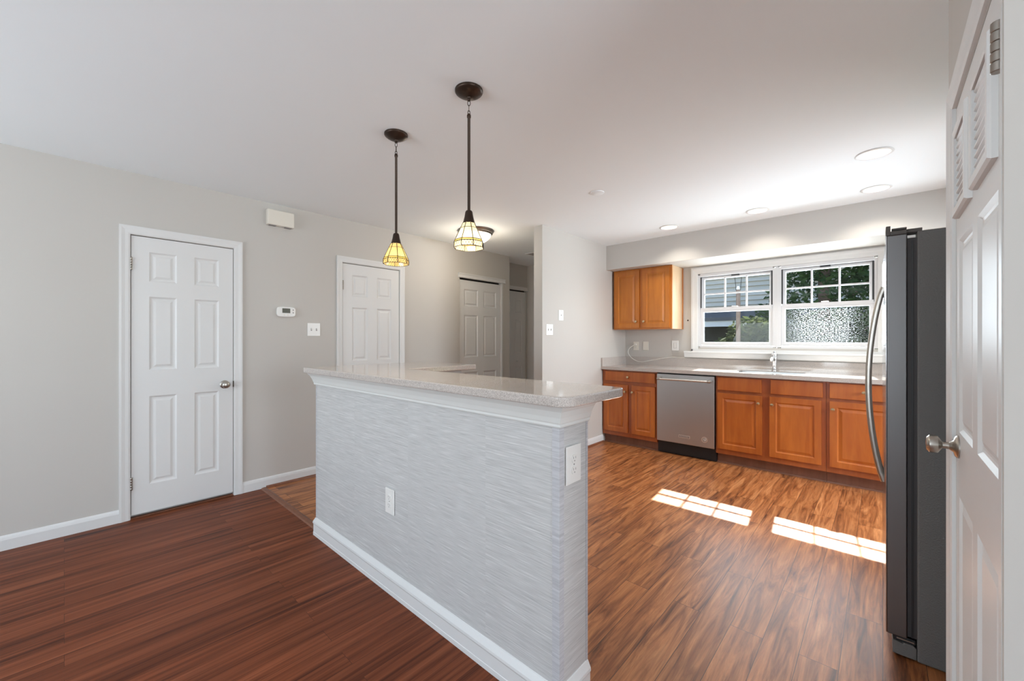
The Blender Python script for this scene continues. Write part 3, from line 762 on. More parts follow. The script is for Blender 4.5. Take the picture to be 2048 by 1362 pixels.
outlet('large white duplex outlet on the wallpapered end of the bar', (-0.7885, 1.176, 0.838), 90, 0.088, 0.13)
outlet('white double toggle switch plate on the left wall beside the middle door', (XL, 1.558, 1.357), 90, 0.115, 0.12, 'toggle2', name='light_switch', cat='light switch')
outlet('white double toggle switch plate on the pale wall at the hall corner', (XRET, 3.408, 1.367), 90, 0.112, 0.114, 'toggle2', name='light_switch', cat='light switch')
outlet('small white jack plate mounted higher beside the hall corner switch', (XRET, 3.612, 1.527), 90, 0.085, 0.112, 'jack', name='wall_jack', cat='wall plate')
outlet('ivory outlet under the upper cabinet with the white cord plugged in', (-2.418, YW, 1.18), 0, 0.075, 0.112, 'duplex', 'plate_warm')
outlet('blank ivory plate between the two outlets under the upper cabinet', (-2.285, YW, 1.182), 0, 0.075, 0.112, 'none', 'plate_warm', name='blank_plate', cat='wall plate')
outlet('white rocker switch plate beside the window sill', (-1.905, YW, 1.19), 0, 0.082, 0.122, 'rocker', name='light_switch', cat='light switch')
# small dark hole/anchor left of the window
o = MB().lathe([(0, 0), (0.009, 0), (0.009, 0.004), (0.004, 0.006), (0, 0.006)], 14, (0, 0, 0), '-y').build('wall_bumper', 'bronze', smooth=True)
o.location = (-1.752, YW, 1.497); tag(o, 'tiny brown button on the wall left of the window casing', 'wall button')

# chime box and thermostat
d = thing('door_chime', 'cream box-shaped door chime high on the left wall', 'door chime', (XL, 1.266, 2.312), 90)
MB().box(-0.106, 0.106, -0.052, 0, -0.064, 0.066).build('cover', 'plate_warm', d, bevel=0.006)
for xa in (-0.088, 0.035): MB().box(xa, xa + 0.053, -0.045, -0.006, -0.068, -0.063).build('vent_slot', 'grey_slot', d)
d = thing('thermostat', 'white thermostat with small dark display on the left wall', 'thermostat', (XL, 1.316, 1.508), 90)
th_o = [(0.076 * (1 if math.cos(a) >= 0 else -1) * abs(math.cos(a)) ** 0.45, 0.045 * (1 if math.sin(a) >= 0 else -1) * abs(math.sin(a)) ** 0.45) for a in [2 * math.pi * k / 40 for k in range(40)]]
MB().prism(th_o, 'y', -0.028, 0).build('housing', 'plate', d, bevel=0.006)
MB().box(-0.034, 0.030, -0.0295, -0.026, -0.010, 0.030).build('display', Mat('lcd_display', (0.075, 0.072, 0.045), 0.25).m, d)
for s in (0.018, -0.006): MB().lathe([(0, 0), (0.006, 0), (0.005, 0.002), (0, 0.002)], 14, (0.055, -0.028, s), '-y').build('button', 'grey_slot', d)
for s in (-0.018, 0.012): MB().lathe([(0, 0), (0.005, 0), (0.004, 0.0015), (0, 0.0015)], 14, (s, -0.028, -0.027), '-y').build('button', 'plate_warm', d)

# ------------------------------------------------------------------ cabinets
YD = 4.485; YF = 4.503           # door fronts, face frame
DR = [(0.004, 0.0), (0.007, 0.0)]
def wood_door(parent, x0, x1, z0, z1, mat, knob=None, flat=False):
    mb = MB()
    if flat: mb.panel_slab(x0, x1, z0, z1, 0.018, [], [], yf=0.0)
    else:
        f = 0.050
        mb.panel_slab(x0, x1, z0, z1, 0.018, [(x0 + f, x1 - f, z0 + f, z1 - f)], [(0.004, 0.003), (0.009, 0.0055), (0.014, 0.006), (0.036, 0.0015)], yf=0.0)
    d = mb.build('drawer' if flat else 'door', mat, parent, bevel=0.0035, seg=2)
    if knob:
        mb = MB(); mb.lathe([(0, 0), (0.0075, 0), (0.0065, 0.006), (0.006, 0.012), (0.011, 0.016), (0.0150, 0.021), (0.0145, 0.025), (0.010, 0.0275), (0, 0.0285)], 22, (knob[0], 0, knob[1]), '-y')
        mb.build('knob', 'brass', d, smooth=True)
    return d
def base_cabinet(label, x0, x1, drawers, doors, end_left=False):
    c = thing('base_cabinet', label, 'cabinet', (x0, YD, 0))
    L = lambda x: x - x0
    yf = YF - YD
    mb = MB()
    w_ = x1 - x0
    mb.box(0, 0.018, yf + 0.02, 0.61, 0.105, 0.898); mb.box(w_ - 0.018, w_, yf + 0.02, 0.61, 0.105, 0.898)
    mb.box(0.018, w_ - 0.018, yf + 0.02, 0.61, 0.105, 0.123); mb.box(0.018, w_ - 0.018, 0.604, 0.61, 0.123, 0.898)
    mb.box(0, x1 - x0, yf, yf + 0.02, 0.105, 0.898)
    mb.build('body', 'cab_frame', c, weld=False)
    mb = MB(); mb.box(0, x1 - x0, 0.075, 0.60, 0.0, 0.105); tk = mb.build('toe_kick', 'toe', c)
    mb = MB(); mb.prism([(0.075, 0.0), (0.061, 0.0), (0.063, 0.012), (0.075, 0.018)], 'x', 0, x1 - x0); mb.build('shoe_strip', 'toe', tk)
    for a, b, z0, z1, k in drawers: wood_door(c, L(a), L(b), z0, z1, 'cab', (L(k[0]), k[1]) if k else None, flat=True)
    for a, b, z0, z1, k in doors: wood_door(c, L(a), L(b), z0, z1, 'cab', (L(k[0]), k[1]) if k else None)
    return c
base_cabinet('honey wood base cabinet left of the dishwasher, one wide drawer over two doors', -2.570, -1.884,
    [(-2.530, -1.902, 0.765, 0.880, (-2.225, 0.818))],
    [(-2.545, -2.234, 0.157, 0.725, (-2.262, 0.645)), (-2.184, -1.902, 0.157, 0.725, (-2.168, 0.645))])
base_cabinet('honey wood sink base cabinet right of the dishwasher, two blank drawer fronts', -1.266, -0.368,
    [(-1.248, -0.860, 0.752, 0.882, None), (-0.784, -0.392, 0.752, 0.886, None)],
    [(-1.248, -0.854, 0.158, 0.724, (-0.882, 0.650)), (-0.792, -0.400, 0.158, 0.726, (-0.770, 0.650))])
base_cabinet('honey wood base cabinet partly hidden by the refrigerator', -0.366, 0.64,
    [(-0.344, 0.112, 0.753, 0.886, (-0.116, 0.819)), (0.16, 0.616, 0.753, 0.886, (0.388, 0.819))],
    [(-0.342, 0.112, 0.158, 0.727, (-0.320, 0.657)), (0.16, 0.616, 0.158, 0.727, (0.594, 0.657))])

# upper cabinet
c = thing('upper_cabinet', 'honey wood two-door wall cabinet hung below the soffit', 'cabinet', (-2.554, 4.733, 1.390))
W, HC = 0.743, 0.745
mb = MB(); mb.box(0, W - 0.006, 0.038, 0.370, 0.0, HC); mb.box(0, W, 0.018, 0.038, 0.0, HC); mb.build('body', 'cab_up', c, weld=False)
mb = MB(); mb.box(W - 0.0055, W, 0.039, 0.370, 0.001, HC); tag(mb.build('side_panel', 'cab_side', c), 'pale birch side panel')
mb = MB(); mb.box(W - 0.001, W + 0.005, 0.340, 0.370, 0.0, HC); mb.build('scribe_strip', 'cab_up', c)
wood_door(c, 0.020, 0.349, 0.018, 0.724, 'cab_up', (0.312, 0.095)); wood_door(c, 0.391, 0.720, 0.018, 0.724, 'cab_up', (0.413, 0.093))

# kitchen countertop with a sink cut-out, and its backsplash
def kitchen_top():
    x0, x1, y0, y1, z0, z1 = -2.573, 0.66, 4.458, YW, 0.899, 0.935
    hx0, hx1, hy0, hy1 = -1.14, -0.56, 4.60, 4.955
    ct = thing('kitchen_countertop', 'long speckled countertop under the window with low backsplash', 'countertop', (x0, y1, z0))
    mb = MB()
    for a, b, c_, e in ((x0, hx0, y0, y1), (hx1, x1, y0, y1), (hx0, hx1, y0, hy0), (hx0, hx1, hy1, y1)):
        mb.quad((a, c_, z1), (b, c_, z1), (b, e, z1), (a, e, z1)); mb.quad((a, c_, z0), (b, c_, z0), (b, e, z0), (a, e, z0))
    mb.quad((x0, y0, z0), (x1, y0, z0), (x1, y0, z1), (x0, y0, z1)); mb.quad((x0, y1, z0), (x1, y1, z0), (x1, y1, z1), (x0, y1, z1))
    mb.quad((x0, y0, z0), (x0, y1, z0), (x0, y1, z1), (x0, y0, z1)); mb.quad((x1, y0, z0), (x1, y1, z0), (x1, y1, z1), (x1, y0, z1))
    for p, q in (((hx0, hy0), (hx1, hy0)), ((hx1, hy0), (hx1, hy1)), ((hx1, hy1), (hx0, hy1)), ((hx0, hy1), (hx0, hy0))):
        mb.quad((*p, z0), (*q, z0), (*q, z1), (*p, z1))
    rel(mb, ct).build('slab', 'solid_surface', ct)
    mb = MB(); mb.box(x0, x1, YW - 0.020, YW, z1, 1.040); mb.box(x0, x0 + 0.018, 4.462, YW - 0.020, z1, 1.040)
    rel(mb, ct).build('backsplash', 'solid_surface', ct, weld=False)
    sk = thing('kitchen_sink', 'steel undermount sink set in the window countertop', 'sink', ((hx0 + hx1) / 2, (hy0 + hy1) / 2, 0.72))
    mb = MB(); g = 0.012; zb = 0.73
    a, b, c_, e = hx0 + 0.001, hx1 - 0.001, hy0 + 0.001, hy1 - 0.001
    ring0 = [(a, c_, z1 - 0.006), (b, c_, z1 - 0.006), (b, e, z1 - 0.006), (a, e, z1 - 0.006)]
    ring1 = [(a + g, c_ + g, z1 - 0.008), (b - g, c_ + g, z1 - 0.008), (b - g, e - g, z1 - 0.008), (a + g, e - g, z1 - 0.008)]
    ring2 = [(a + 0.03, c_ + 0.03, zb), (b - 0.03, c_ + 0.03, zb), (b - 0.03, e - 0.03, zb), (a + 0.03, e - 0.03, zb)]
    for r0, r1 in ((ring0, ring1), (ring1, ring2)):
        for k in range(4): mb.quad(r0[k], r0[(k + 1) % 4], r1[(k + 1) % 4], r1[k])
    mb.quad(*ring2); rel(mb, sk).build('basin', 'sink_steel', sk)
    mb = MB(); mb.lathe([(0, 0.011), (0.040, 0.011), (0.044, 0.0105), (0.044, 0.014), (0.030, 0.0135), (0, 0.0125)], 24); mb.build('drain', 'chrome', sk, smooth=True)
kitchen_top()

# faucet
f = thing('faucet', 'chrome single-post faucet behind the sink', 'faucet', (-0.842, 5.015, 0.9355))
mb = MB(); mb.lathe([(0, 0), (0.026, 0), (0.026, 0.004), (0.021, 0.010), (0.018, 0.030), (0.020, 0.080), (0.025, 0.120), (0.027, 0.135), (0.027, 0.142), (0.024, 0.146), (0, 0.146)], 28)
mb.build('body', 'chrome', f, smooth=True)
mb = MB(); mb.tube([(0, -0.008, 0.112), (0, -0.045, 0.132), (0, -0.085, 0.140), (0, -0.120, 0.134), (0, -0.143, 0.118), (0, -0.150, 0.098)], [0.016, 0.015, 0.014, 0.014, 0.0145, 0.015], 16)
mb.build('spout', 'chrome', f, smooth=True)
mb = MB(); mb.lathe([(0.024, 0.1465), (0.025, 0.165), (0.021, 0.178), (0.012, 0.186), (0.010, 0.192), (0.014, 0.198), (0.013, 0.206), (0.006, 0.210), (0, 0.2105)], 24)
mb.build('handle', 'chrome', f, smooth=True)

# cord
def smooth_path(p, n=8):
    p = [Vector(q) for q in p]; out = []
    for i in range(len(p) - 1):
        a, b, c_, e = p[max(0, i - 1)], p[i], p[i + 1], p[min(len(p) - 1, i + 2)]
        for k in range(n):
            t = k / n
            out.append(0.5 * ((2 * b) + (c_ - a) * t + (2 * a - 5 * b + 4 * c_ - e) * t * t + (3 * b - a - 3 * c_ + e) * t ** 3))
    return out + [p[-1]]
d = thing('power_cord', 'white cord looping from the outlet along the backsplash', 'cord', (-2.40, 5.07, 1.0))
path = [(-2.413, 5.086, 1.196), (-2.437, 5.066, 1.186), (-2.488, 5.055, 1.150), (-2.508, 5.055, 1.098), (-2.478, 5.056, 1.040), (-2.410, 5.058, 0.992), (-2.325, 5.060, 0.975), (-2.200, 5.066, 0.998), (-2.040, 5.072, 1.030), (-1.93, 5.078, 1.046), (-1.84, 5.085, 1.0445), (-1.765, 5.090, 1.0435)]
mb = MB(); mb.tube(smooth_path(path), 0.0042, 8); rel(mb, d).build('cable', 'cord', d, smooth=True)
mb = MB(); mb.box(-2.431, -2.405, 5.072, 5.0965, 1.186, 1.212); rel(mb, d).build('plug', 'cord', d, bevel=0.004)

# ------------------------------------------------------------------ dishwasher
def text_mesh(body, size, name, mat, parent, loc):
    cu = bpy.data.curves.new(name, 'FONT'); cu.body = body; cu.size = size; cu.align_x = 'CENTER'; cu.align_y = 'CENTER'; cu.extrude = 0.0004
    tmp = bpy.data.objects.new(name + '_curve', cu); C.objects.link(tmp)
    bpy.context.view_layer.update()
    me = bpy.data.meshes.new_from_object(tmp.evaluated_get(bpy.context.evaluated_depsgraph_get()))
    bpy.data.objects.remove(tmp)
    me.name = name; me.materials.clear(); me.materials.append(M[mat])
    o = bpy.data.objects.new(name, me); C.objects.link(o); o.parent = parent; o.location = loc; o.rotation_euler = (R(90), 0, 0)
    return o
dx0, dx1 = -1.876, -1.276
d = thing('dishwasher', 'stainless dishwasher with bar handle between the base cabinets', 'dishwasher', ((dx0 + dx1) / 2, YD - 0.006, 0)); hw = (dx1 - dx0) / 2
mb = MB(); mb.box(-hw - 0.006, hw + 0.006, 0.050, 0.58, 0.005, 0.897); mb.build('tub', 'black', d)
MB().box(-hw, hw, 0.0, 0.048, 0.140, 0.884).build('door_panel', 'steel', d, bevel=0.004)
MB().box(-hw, hw, 0.040, 0.060, 0.020, 0.136).build('toe_panel', 'black', d)
mb = MB(); mb.tube([(-0.262, -0.048, 0.832), (0.262, -0.048, 0.832)], 0.011, 16)
hb = mb.build('handle', 'badge', d, smooth=True)
for s in (-1, 1):
    mb = MB(); mb.lathe([(0.013, 0), (0.016, 0.004), (0.011, 0.012), (0.011, 0.050)], 18, (s * 0.255, 0.0, 0.832), '-y'); mb.lathe([(0.013, -0.016), (0.0145, -0.012), (0.0145, 0.012), (0.013, 0.016)], 18, (s * 0.262, -0.048, 0.832), 'x'); mb.build('handle_post', 'nickel', hb, smooth=True, weld=False)
mb = MB(); mb.box(-0.058, 0.058, -0.003, 0.0, 0.206, 0.236); bd = mb.build('name_badge', 'badge', d, bevel=0.001)
mb = MB(); mb.box(-0.053, 0.053, -0.0038, -0.0028, 0.211, 0.231); mb.build('badge_field', 'grey_slot', bd)
text_mesh('KitchenAid', 0.019, 'badge_lettering', 'badge', bd, (0, -0.0038, 0.221))
mb = MB(); mb.lathe([(0.024, 0), (0.030, 0), (0.030, 0.002), (0.024, 0.002), (0.024, 0)], 32, (0.205, 0, 0.222), '-y', cap=False)
rb = mb.build('round_emblem', 'badge', d)
mb = MB()
mb.tube([(0.205 + 0.016 * math.cos(R(a)), -0.001, 0.228 + 0.010 * math.sin(R(a))) for a in range(-30, 190, 20)], 0.003, 6)
mb.tube([(0.190, -0.001, 0.218), (0.206, -0.001, 0.224), (0.222, -0.001, 0.216)], 0.003, 6); mb.tube([(0.204, -0.001, 0.221), (0.211, -0.001, 0.206)], 0.003, 6)
mb.build('emblem_mark', 'badge', rb, weld=False)

# ------------------------------------------------------------------ refrigerator
FY0, FY1 = 2.24, 3.15
d = thing('refrigerator', 'stainless side-by-side refrigerator with dark textured side', 'refrigerator', (0.005, FY0, 0), 0.7)
fw = FY1 - FY0
MB().box(0.094, 0.80, 0, fw, 0.004, 1.690).build('cabinet', 'fridge_side', d, bevel=0.006)
mb = MB(); mb.box(0.064, 0.096, 0.006, fw - 0.006, 0.09, 1.665); mb.build('gasket', 'gasket', d)
mb = MB(); mb.box(0.078, 0.084, 0.003, fw - 0.003, 0.09, 1.655); mb.build('gasket_rib', 'black', d)
for a, b in ((0.0, 0.452), (0.460, fw)):
    mb = MB(); mb.box(0.0075, 0.067, a, b, 0.080, 1.684)
    dr = mb.build('door', 'fridge_edge', d, bevel=0.004)
    mb = MB(); mb.box(0.004, 0.0085, a + 0.001, b - 0.001, 0.082, 1.682); tag(mb.build('door_skin', 'fridge_steel', dr, bevel=0.002), 'reflective stainless front')
    hy = 0.452 - 0.045 if a == 0 else 0.460 + 0.045
    pts = []
    for k in range(25):
        t = k / 24; z = 0.585 + (1.515 - 0.585) * t
        pts.append((0.004 - 0.056 * math.sin(math.pi * t) ** 0.75, hy, z))
    mb = MB(); mb.tube(pts, [0.0125] * 25, 14); mb.build('handle', 'nickel', dr, smooth=True)
# hinge cover and bottom grille
mb = MB(); mb.box(0.004, 0.018, 0.0, 0.10, 1.684, 1.722); mb.box(0.018, 0.066, 0.0, 0.09, 1.684, 1.700); mb.box(0.022, 0.066, 0.018, 0.09, 1.706, 1.714); mb.box(0.060, 0.110, 0.02, 0.12, 1.690, 1.705)
mb.build('hinge_cover', Mat('fridge_hinge_plastic', (0.075, 0.062, 0.055), 0.45).m, d, weld=False, bevel=0.0015)
mb = MB(); mb.box(0.067, 0.090, 0.004, 0.03, 1.666, 1.676); mb.build('hinge_pin', 'plate', d)
mb = MB(); mb.prism([(0.024, 0.008), (0.0935, 0.008), (0.0935, 0.050), (0.086, 0.060), (0.058, 0.060), (0.054, 0.055), (0.024, 0.062)], 'y', 0.002, fw - 0.002)
mb.build('base_grille', 'fridge_side', d, bevel=0.002)
mb = MB(); mb.box(0.030, 0.090, 0.010, 0.10, 0.062, 0.080); lh = mb.build('lower_hinge', 'black', d)
mb = MB(); mb.box(0.036, 0.086, 0.004, 0.012, 0.069, 0.074); mb.build('hinge_bracket', 'nickel', lh)

# ------------------------------------------------------------------ lamps
def downlight(label, x, y):
    d = thing('recessed_light', label, 'ceiling light', (x, y, H), group='recessed ceiling downlights')
    mb = MB(); mb.lathe([(0.076, 0.0), (0.092, -0.0005), (0.0935, -0.003), (0.090, -0.005), (0.078, -0.006), (0.075, -0.002), (0.076, 0.0)], 40, cap=False); mb.build('trim_ring', 'trim', d, smooth=True)
    mb = MB(); mb.lathe([(0.0765, -0.002), (0.072, 0.020), (0.066, 0.055), (0.062, 0.075), (0.0, 0.076)], 40, cap=False); mb.build('baffle', 'can_baffle', d, smooth=True)
    mb = MB(); mb.lathe([(0.0, 0.052), (0.030, 0.052), (0.046, 0.056), (0.056, 0.064), (0.060, 0.074)], 40, cap=False); mb.build('lamp_lens', 'can_lens', d, smooth=True)
    return d
for lb, (x, y) in zip(('recessed ceiling light nearest the camera, above the refrigerator', 'recessed ceiling light at the soffit right end, by the refrigerator',
                       'recessed ceiling light at the soffit above the sink', 'recessed ceiling light at the soffit above the dishwasher'), CANS):
    downlight(lb, x, y)
    lamp('downlight_lamp', 'SPOT', (x, y, H + 0.045), 22, (1.0, 0.93, 0.83), (0, 0, -1), spot_size=R(135), spot_blend=0.7, shadow_soft_size=0.045)

def pendant(label, x, y, power, glass='glass_cream'):
    d = thing('pendant_lamp', label, 'pendant lamp', (x, y, H), group='pendant lamps over the bar')
    Z = lambda z: z - H
    mb = MB(); mb.lathe([(0.0655, Z(2.44)), (0.0655, Z(2.432)), (0.064, Z(2.429)), (0.058, Z(2.424)), (0.042, Z(2.414)), (0.024, Z(2.408)), (0.010, Z(2.406)), (0.008, Z(2.400)), (0.010, Z(2.396)), (0.006, Z(2.390)), (0, Z(2.390))], 40)
    mb.build('canopy', 'bronze', d, smooth=True)
    for i, (zc, hh, rw, rot) in enumerate(((2.380, 0.013, 0.0065, 0), (2.354, 0.0165, 0.0075, 90), (2.334, 0.011, 0.006, 20))):
        pts = [(rw * math.cos(R(a)) * math.cos(R(rot + 48)), rw * math.cos(R(a)) * math.sin(R(rot + 48)), Z(zc) + hh * math.sin(R(a))) for a in range(0, 360, 24)]
        MB().tube(pts, 0.0015, 6, closed=True).build('chain_link', 'bronze', d, smooth=True)
    mb = MB(); mb.lathe([(0, Z(2.330)), (0.006, Z(2.329)), (0.0095, Z(2.322)), (0.0095, Z(2.312)), (0.0070, Z(2.308)), (0.0070, Z(1.868)), (0, Z(1.868))], 18)
    mb.build('rod', 'bronze', d, smooth=True)
    mb = MB(); mb.lathe([(0.0, Z(1.872)), (0.013, Z(1.872)), (0.017, Z(1.866)), (0.021, Z(1.842)), (0.0255, Z(1.824)), (0.0275, Z(1.818)), (0.0275, Z(1.812)), (0.024, Z(1.812))], 28)
    mb.build('socket_cap', 'bronze', d, smooth=True)
    # octagonal art-glass shade
    ph = R(22.5 + 42.3); prof = [(0.028, 1.814), (0.0665, 1.7245)]; n = 8
    P = lambda r, z, k: (r * math.cos(2 * math.pi * k / n + ph), r * math.sin(2 * math.pi * k / n + ph), Z(z))
    mb = MB()
    for k in range(n): mb.quad(P(0.028, 1.814, k), P(0.028, 1.814, k + 1), P(0.0660, 1.7310, k + 1), P(0.0660, 1.7310, k))
    sh = mb.build('shade', glass, d)
    mb = MB()
    for k in range(n):
        mb.quad(P(0.0660, 1.7310, k), P(0.0660, 1.7310, k + 1), P(0.0705, 1.7215, k + 1), P(0.0705, 1.7215, k))
    tag(mb.build('amber_band', 'glass_amber', sh), 'amber glass strip above the rim')
    mb = MB()
    for k in range(n): mb.quad(P(0.0705, 1.7215, k), P(0.0705, 1.7215, k + 1), P(0.0715, 1.6965, k + 1), P(0.0715, 1.6965, k))
    mb.build('rim_band', glass, sh)
    mb = MB()
    for k in range(n):
        mb.tube([P(0.0282, 1.814, k), P(0.0664, 1.7310, k), P(0.0710, 1.7215, k), P(0.0720, 1.6960, k)], 0.0019, 6)
        for r, z in ((0.0395, 1.789), (0.0664, 1.7310), (0.0710, 1.7215), (0.0720, 1.6962)): mb.tube([P(r, z, k), P(r, z, k + 1)], 0.0012 if z > 1.78 else 0.0018, 5)
        # lattice in the rim band
        a, b = Vector(P(0.0709, 1.7215, k)), Vector(P(0.0709, 1.7215, k + 1)); c_, e = Vector(P(0.0718, 1.697, k)), Vector(P(0.0718, 1.697, k + 1))
        for j in range(4):
            t0, t1 = j / 4, (j + 1) / 4
            mb.tube([a.lerp(b, t0), c_.lerp(e, t1)], 0.0008, 4); mb.tube([c_.lerp(e, t0), a.lerp(b, t1)], 0.0008, 4)
    mb.build('lead_came', 'lead', sh, weld=False)
    mb = MB(); mb.lathe([(0, Z(1.812)), (0.011, Z(1.808)), (0.012, Z(1.790)), (0.020, Z(1.772)), (0.0235, Z(1.756)), (0.019, Z(1.741)), (0.008, Z(1.733)), (0, Z(1.732))], 20); mb.build('bulb', 'bulb', d, smooth=True)
    lamp('pendant_light', 'POINT', (x, y, 1.722), power, (1.0, 0.86, 0.66), shadow_soft_size=0.02)
    lamp('pendant_downlight', 'SPOT', (x, y, 1.715), power * 9, (1.0, 0.90, 0.74), (0, 0, -1), spot_size=R(150), spot_blend=0.5, shadow_soft_size=0.03)
    return d
pendant('bronze pendant lamp with glass shade coloured for a dimmer glow, farther left over the bar', -2.062, 1.280, 0.42, 'glass_dim')
pendant('bronze pendant lamp with brighter glass shade, nearer over the bar', -1.444, 1.285, 0.75)

d = thing('flush_ceiling_light', 'round nickel-rimmed flush ceiling light at the hall entrance', 'ceiling light', (-3.26, 3.0, H))
mb = MB(); mb.lathe([(0.15, 0), (0.192, 0), (0.196, -0.008), (0.190, -0.018), (0.182, -0.022), (0.184, -0.030), (0.176, -0.040), (0.166, -0.044), (0.160, -0.040)], 48, cap=False); mb.build('pan', 'nickel', d, smooth=True)
mb = MB(); mb.lathe([(0.168, -0.040), (0.160, -0.062), (0.140, -0.088), (0.108, -0.110), (0.066, -0.124), (0.02, -0.129), (0, -0.129)], 48, cap=False); mb.build('glass_bowl', 'dome_glass', d, smooth=True)
lamp('flush_light', 'POINT', (-3.26, 3.0, 2.20), 7.5, (1.0, 0.88, 0.70), shadow_soft_size=0.12)

# ceiling details
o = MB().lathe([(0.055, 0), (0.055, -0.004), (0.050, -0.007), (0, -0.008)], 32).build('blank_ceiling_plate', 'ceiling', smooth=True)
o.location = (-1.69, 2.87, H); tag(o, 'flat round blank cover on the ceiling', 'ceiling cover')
d = thing('ceiling_register', 'small louvered air vent on the hall ceiling', 'air vent', (-3.46, 4.33, H))
mb = MB(); mb.frame_sweep([(0, 0), (0, 0.006), (0.02, 0.006), (0.024, 0)], -0.14, 0.14, -0.06, 0.06, closed=True); mb.v = [(x, z, y) for x, y, z in mb.v]; mb.build('frame', 'trim', d)
mb = MB()
for k in range(7):
    yy = -0.054 + 0.018 * k; mb.quad((-0.14, yy - 0.008, -0.001), (0.14, yy - 0.008, -0.001), (0.14, yy + 0.006, -0.006), (-0.14, yy + 0.006, -0.006))
mb.build('louvers', 'grey_slot', d, weld=False)

# frame round the opening added for fill light behind the camera
mb = MB(); mb.frame_sweep([(0, 0), (0, 0.02), (0.06, 0.02), (0.06, 0)], -3.36, -0.64, 0.0, 2.08, y=YB); mb.v = [(x, 2 * YB - y, z) for x, y, z in mb.v]; mb.box(-2.03, -1.97, YB - 0.09, YB - 0.03, 0, 2.1)
tag(mb.build('trim_12', 'trim', weld=False), 'white frame of the unseen opening added for light behind the camera', 'door frame', kind='structure')

# ------------------------------------------------------------------ outside the window
mb = MB(); mb.quad((-30, 5.3, -0.6), (25, 5.3, -0.6), (25, 50, -0.6), (-30, 50, -0.6))
tag(mb.build('ground_outside', 'ground'), 'ground beyond the kitchen window', 'ground', kind='structure')

h = thing('neighbor_house', 'grey-sided house seen through the left kitchen window', 'house', (-4.5, 15, -0.6))
mb = MB(); z = 2.85; k = 0
while z < 7.2:
    mb.prism([(0.0, z), (-0.05, z), (0.0, z + 0.15)], 'x', -6, 4.5); z += 0.15
mb.box(-6, 4.5, 0.0, 0.2, 2.85, 7.2); mb.build('siding_wall', 'siding', h, weld=False)
mb = MB(); mb.prism([(-0.6, 7.0), (0.2, 7.0), (4.0, 9.2), (3.8, 9.3)], 'x', -6.3, 4.8); mb.build('roof', 'shingle', h)
mb = MB(); mb.prism([(-1.9, 2.42), (-1.9, 2.52), (0.0, 2.95), (0.0, 2.80)], 'x', -6, 4.5); mb.build('porch_roof', 'shingle', h)
mb = MB(); mb.box(-6, 4.5, -1.85, -1.70, 2.25, 2.42); mb.build('porch_beam', 'ext_white', h)
for xx in (-2.6, -0.6, 1.35): MB().box(xx - 0.09, xx + 0.09, -1.85, -1.70, 0.0, 2.25).build('porch_post', 'ext_white', h)
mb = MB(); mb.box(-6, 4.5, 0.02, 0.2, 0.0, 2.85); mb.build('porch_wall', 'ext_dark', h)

def bird_feeder():
    x, y = -1.98, 8.4
    d = thing('bird_feeder', 'brown post with domed bird feeder outside the left window', 'bird feeder', (x, y, -0.6))
    MB().lathe([(0.038, 0), (0.038, 2.78), (0, 2.78)], 16).build('post', 'post', d, smooth=True)
    mb = MB(); mb.lathe([(0.175, 3.06), (0.168, 3.075), (0.13, 3.11), (0.07, 3.135), (0, 3.145)], 28, cap=False); mb.lathe([(0.175, 3.06), (0.09, 3.05), (0.0, 3.05)], 28, cap=False); mb.build('dome', 'post', d, smooth=True, weld=False)
    for s in (-1, 1): MB().tube([(s * 0.035, 0, 2.78), (s * 0.045, 0, 2.9), (s * 0.06, 0, 3.055)], 0.006, 8).build('hanger_rod', 'track', d, smooth=True)
    MB().lathe([(0, 2.78), (0.03, 2.79), (0.036, 2.815), (0.022, 2.845), (0, 2.85)], 16).build('seed_cup', 'ext_white', d, smooth=True)
bird_feeder()

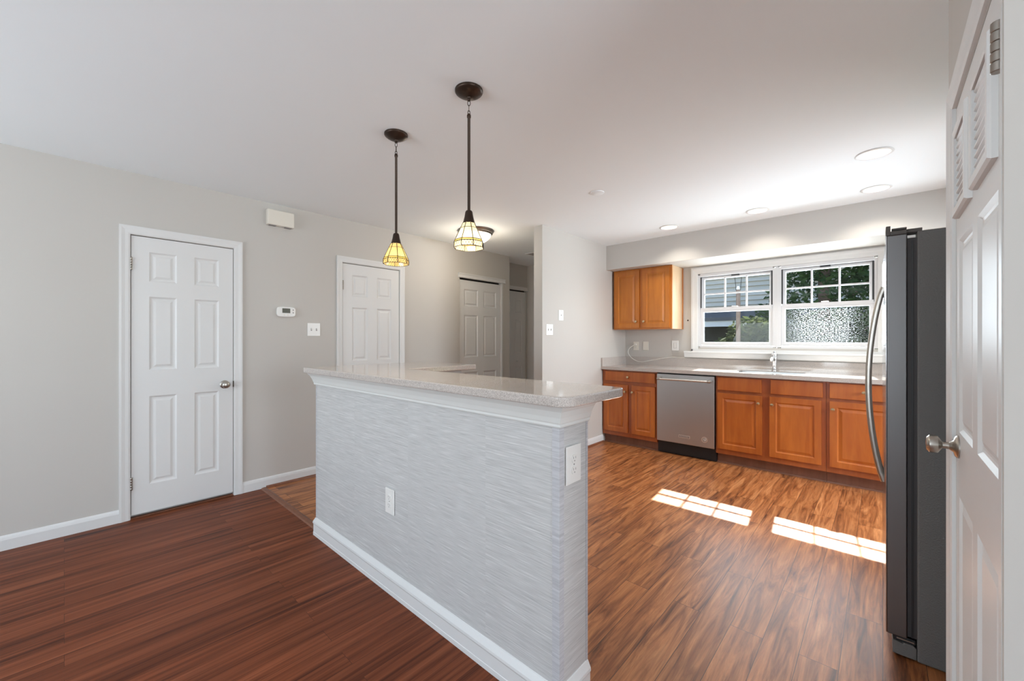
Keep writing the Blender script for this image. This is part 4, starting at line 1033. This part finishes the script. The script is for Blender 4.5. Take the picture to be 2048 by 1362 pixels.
def leaves(name, mat, parent, blobs, n, size):
    mb = MB()
    tot = sum(b[3] ** 2 for b in blobs)
    for bx, by, bz, br, sq in blobs:
        for _ in range(int(n * br * br / tot)):
            u = random.gauss(0, 1), random.gauss(0, 1), random.gauss(0, 1); l = math.sqrt(sum(c * c for c in u)) or 1
            rr = br * (0.62 + 0.42 * random.random())
            p = Vector((bx + u[0] / l * rr, by + u[1] / l * rr, bz + u[2] / l * rr * sq))
            a = Vector((random.gauss(0, 1), random.gauss(0, 1), random.gauss(0, 0.6))).normalized()
            b = a.cross(Vector((random.gauss(0, 1), random.gauss(0, 1), random.gauss(0, 1)))).normalized()
            s = size * (0.6 + 0.8 * random.random())
            mb.add([p - a * s, p + b * s * 0.35, p + a * s, p - b * s * 0.35], [(0, 1, 2, 3)])
    return mb.build(name, mat, parent, weld=False)
def tree(name, label, cat, loc, trunk, blobs, n, size, mat):
    d = thing(name, label, cat, loc)
    MB().tube([(0, 0, 0), (0.05, 0.02, trunk * 0.5), (0, 0, trunk)], [trunk * 0.045, trunk * 0.035, trunk * 0.02], 10).build('trunk', 'bark', d, smooth=True)
    br = MB()
    for bx, by, bz, r, sq in blobs: br.tube([(0, 0, min(trunk, bz) * 0.55), (bx * 0.5, by * 0.5, bz * 0.8), (bx, by, bz)], [0.03, 0.02, 0.008], 6)
    br.build('branches', 'bark', d, weld=False)
    leaves('foliage', mat, d, blobs, n, size)
    return d
tree('evergreen_tree', 'dark evergreen tree filling the right kitchen window', 'tree', (-1.0, 11.5, -0.6), 4.2,
     [(0, 0, 2.6, 1.15, 0.9), (-0.8, 0.2, 2.0, 0.85, 0.9), (0.95, 0.1, 2.3, 1.0, 0.9), (0.2, 0.2, 3.7, 1.0, 0.9), (1.1, 0.3, 3.6, 0.9, 0.9), (0.3, 0.1, 1.5, 0.9, 0.8), (-0.3, 0.3, 1.2, 0.8, 0.8), (1.5, 0.1, 1.4, 0.8, 0.8), (0.3, 0.2, 4.6, 0.8, 1.0)], 9000, 0.085, 'leaf_dark')
tree('pale_shrub', 'pale green shrub behind the post outside the left window', 'shrub', (-2.11, 9.3, -0.6), 1.6,
     [(0, 0, 1.45, 0.62, 1.0), (0.5, 0.1, 1.55, 0.55, 1.0), (-0.42, 0, 1.25, 0.45, 1.0), (0.15, 0, 1.95, 0.42, 0.9), (0.85, 0.1, 1.3, 0.5, 1.0)], 4200, 0.07, 'leaf_pale')
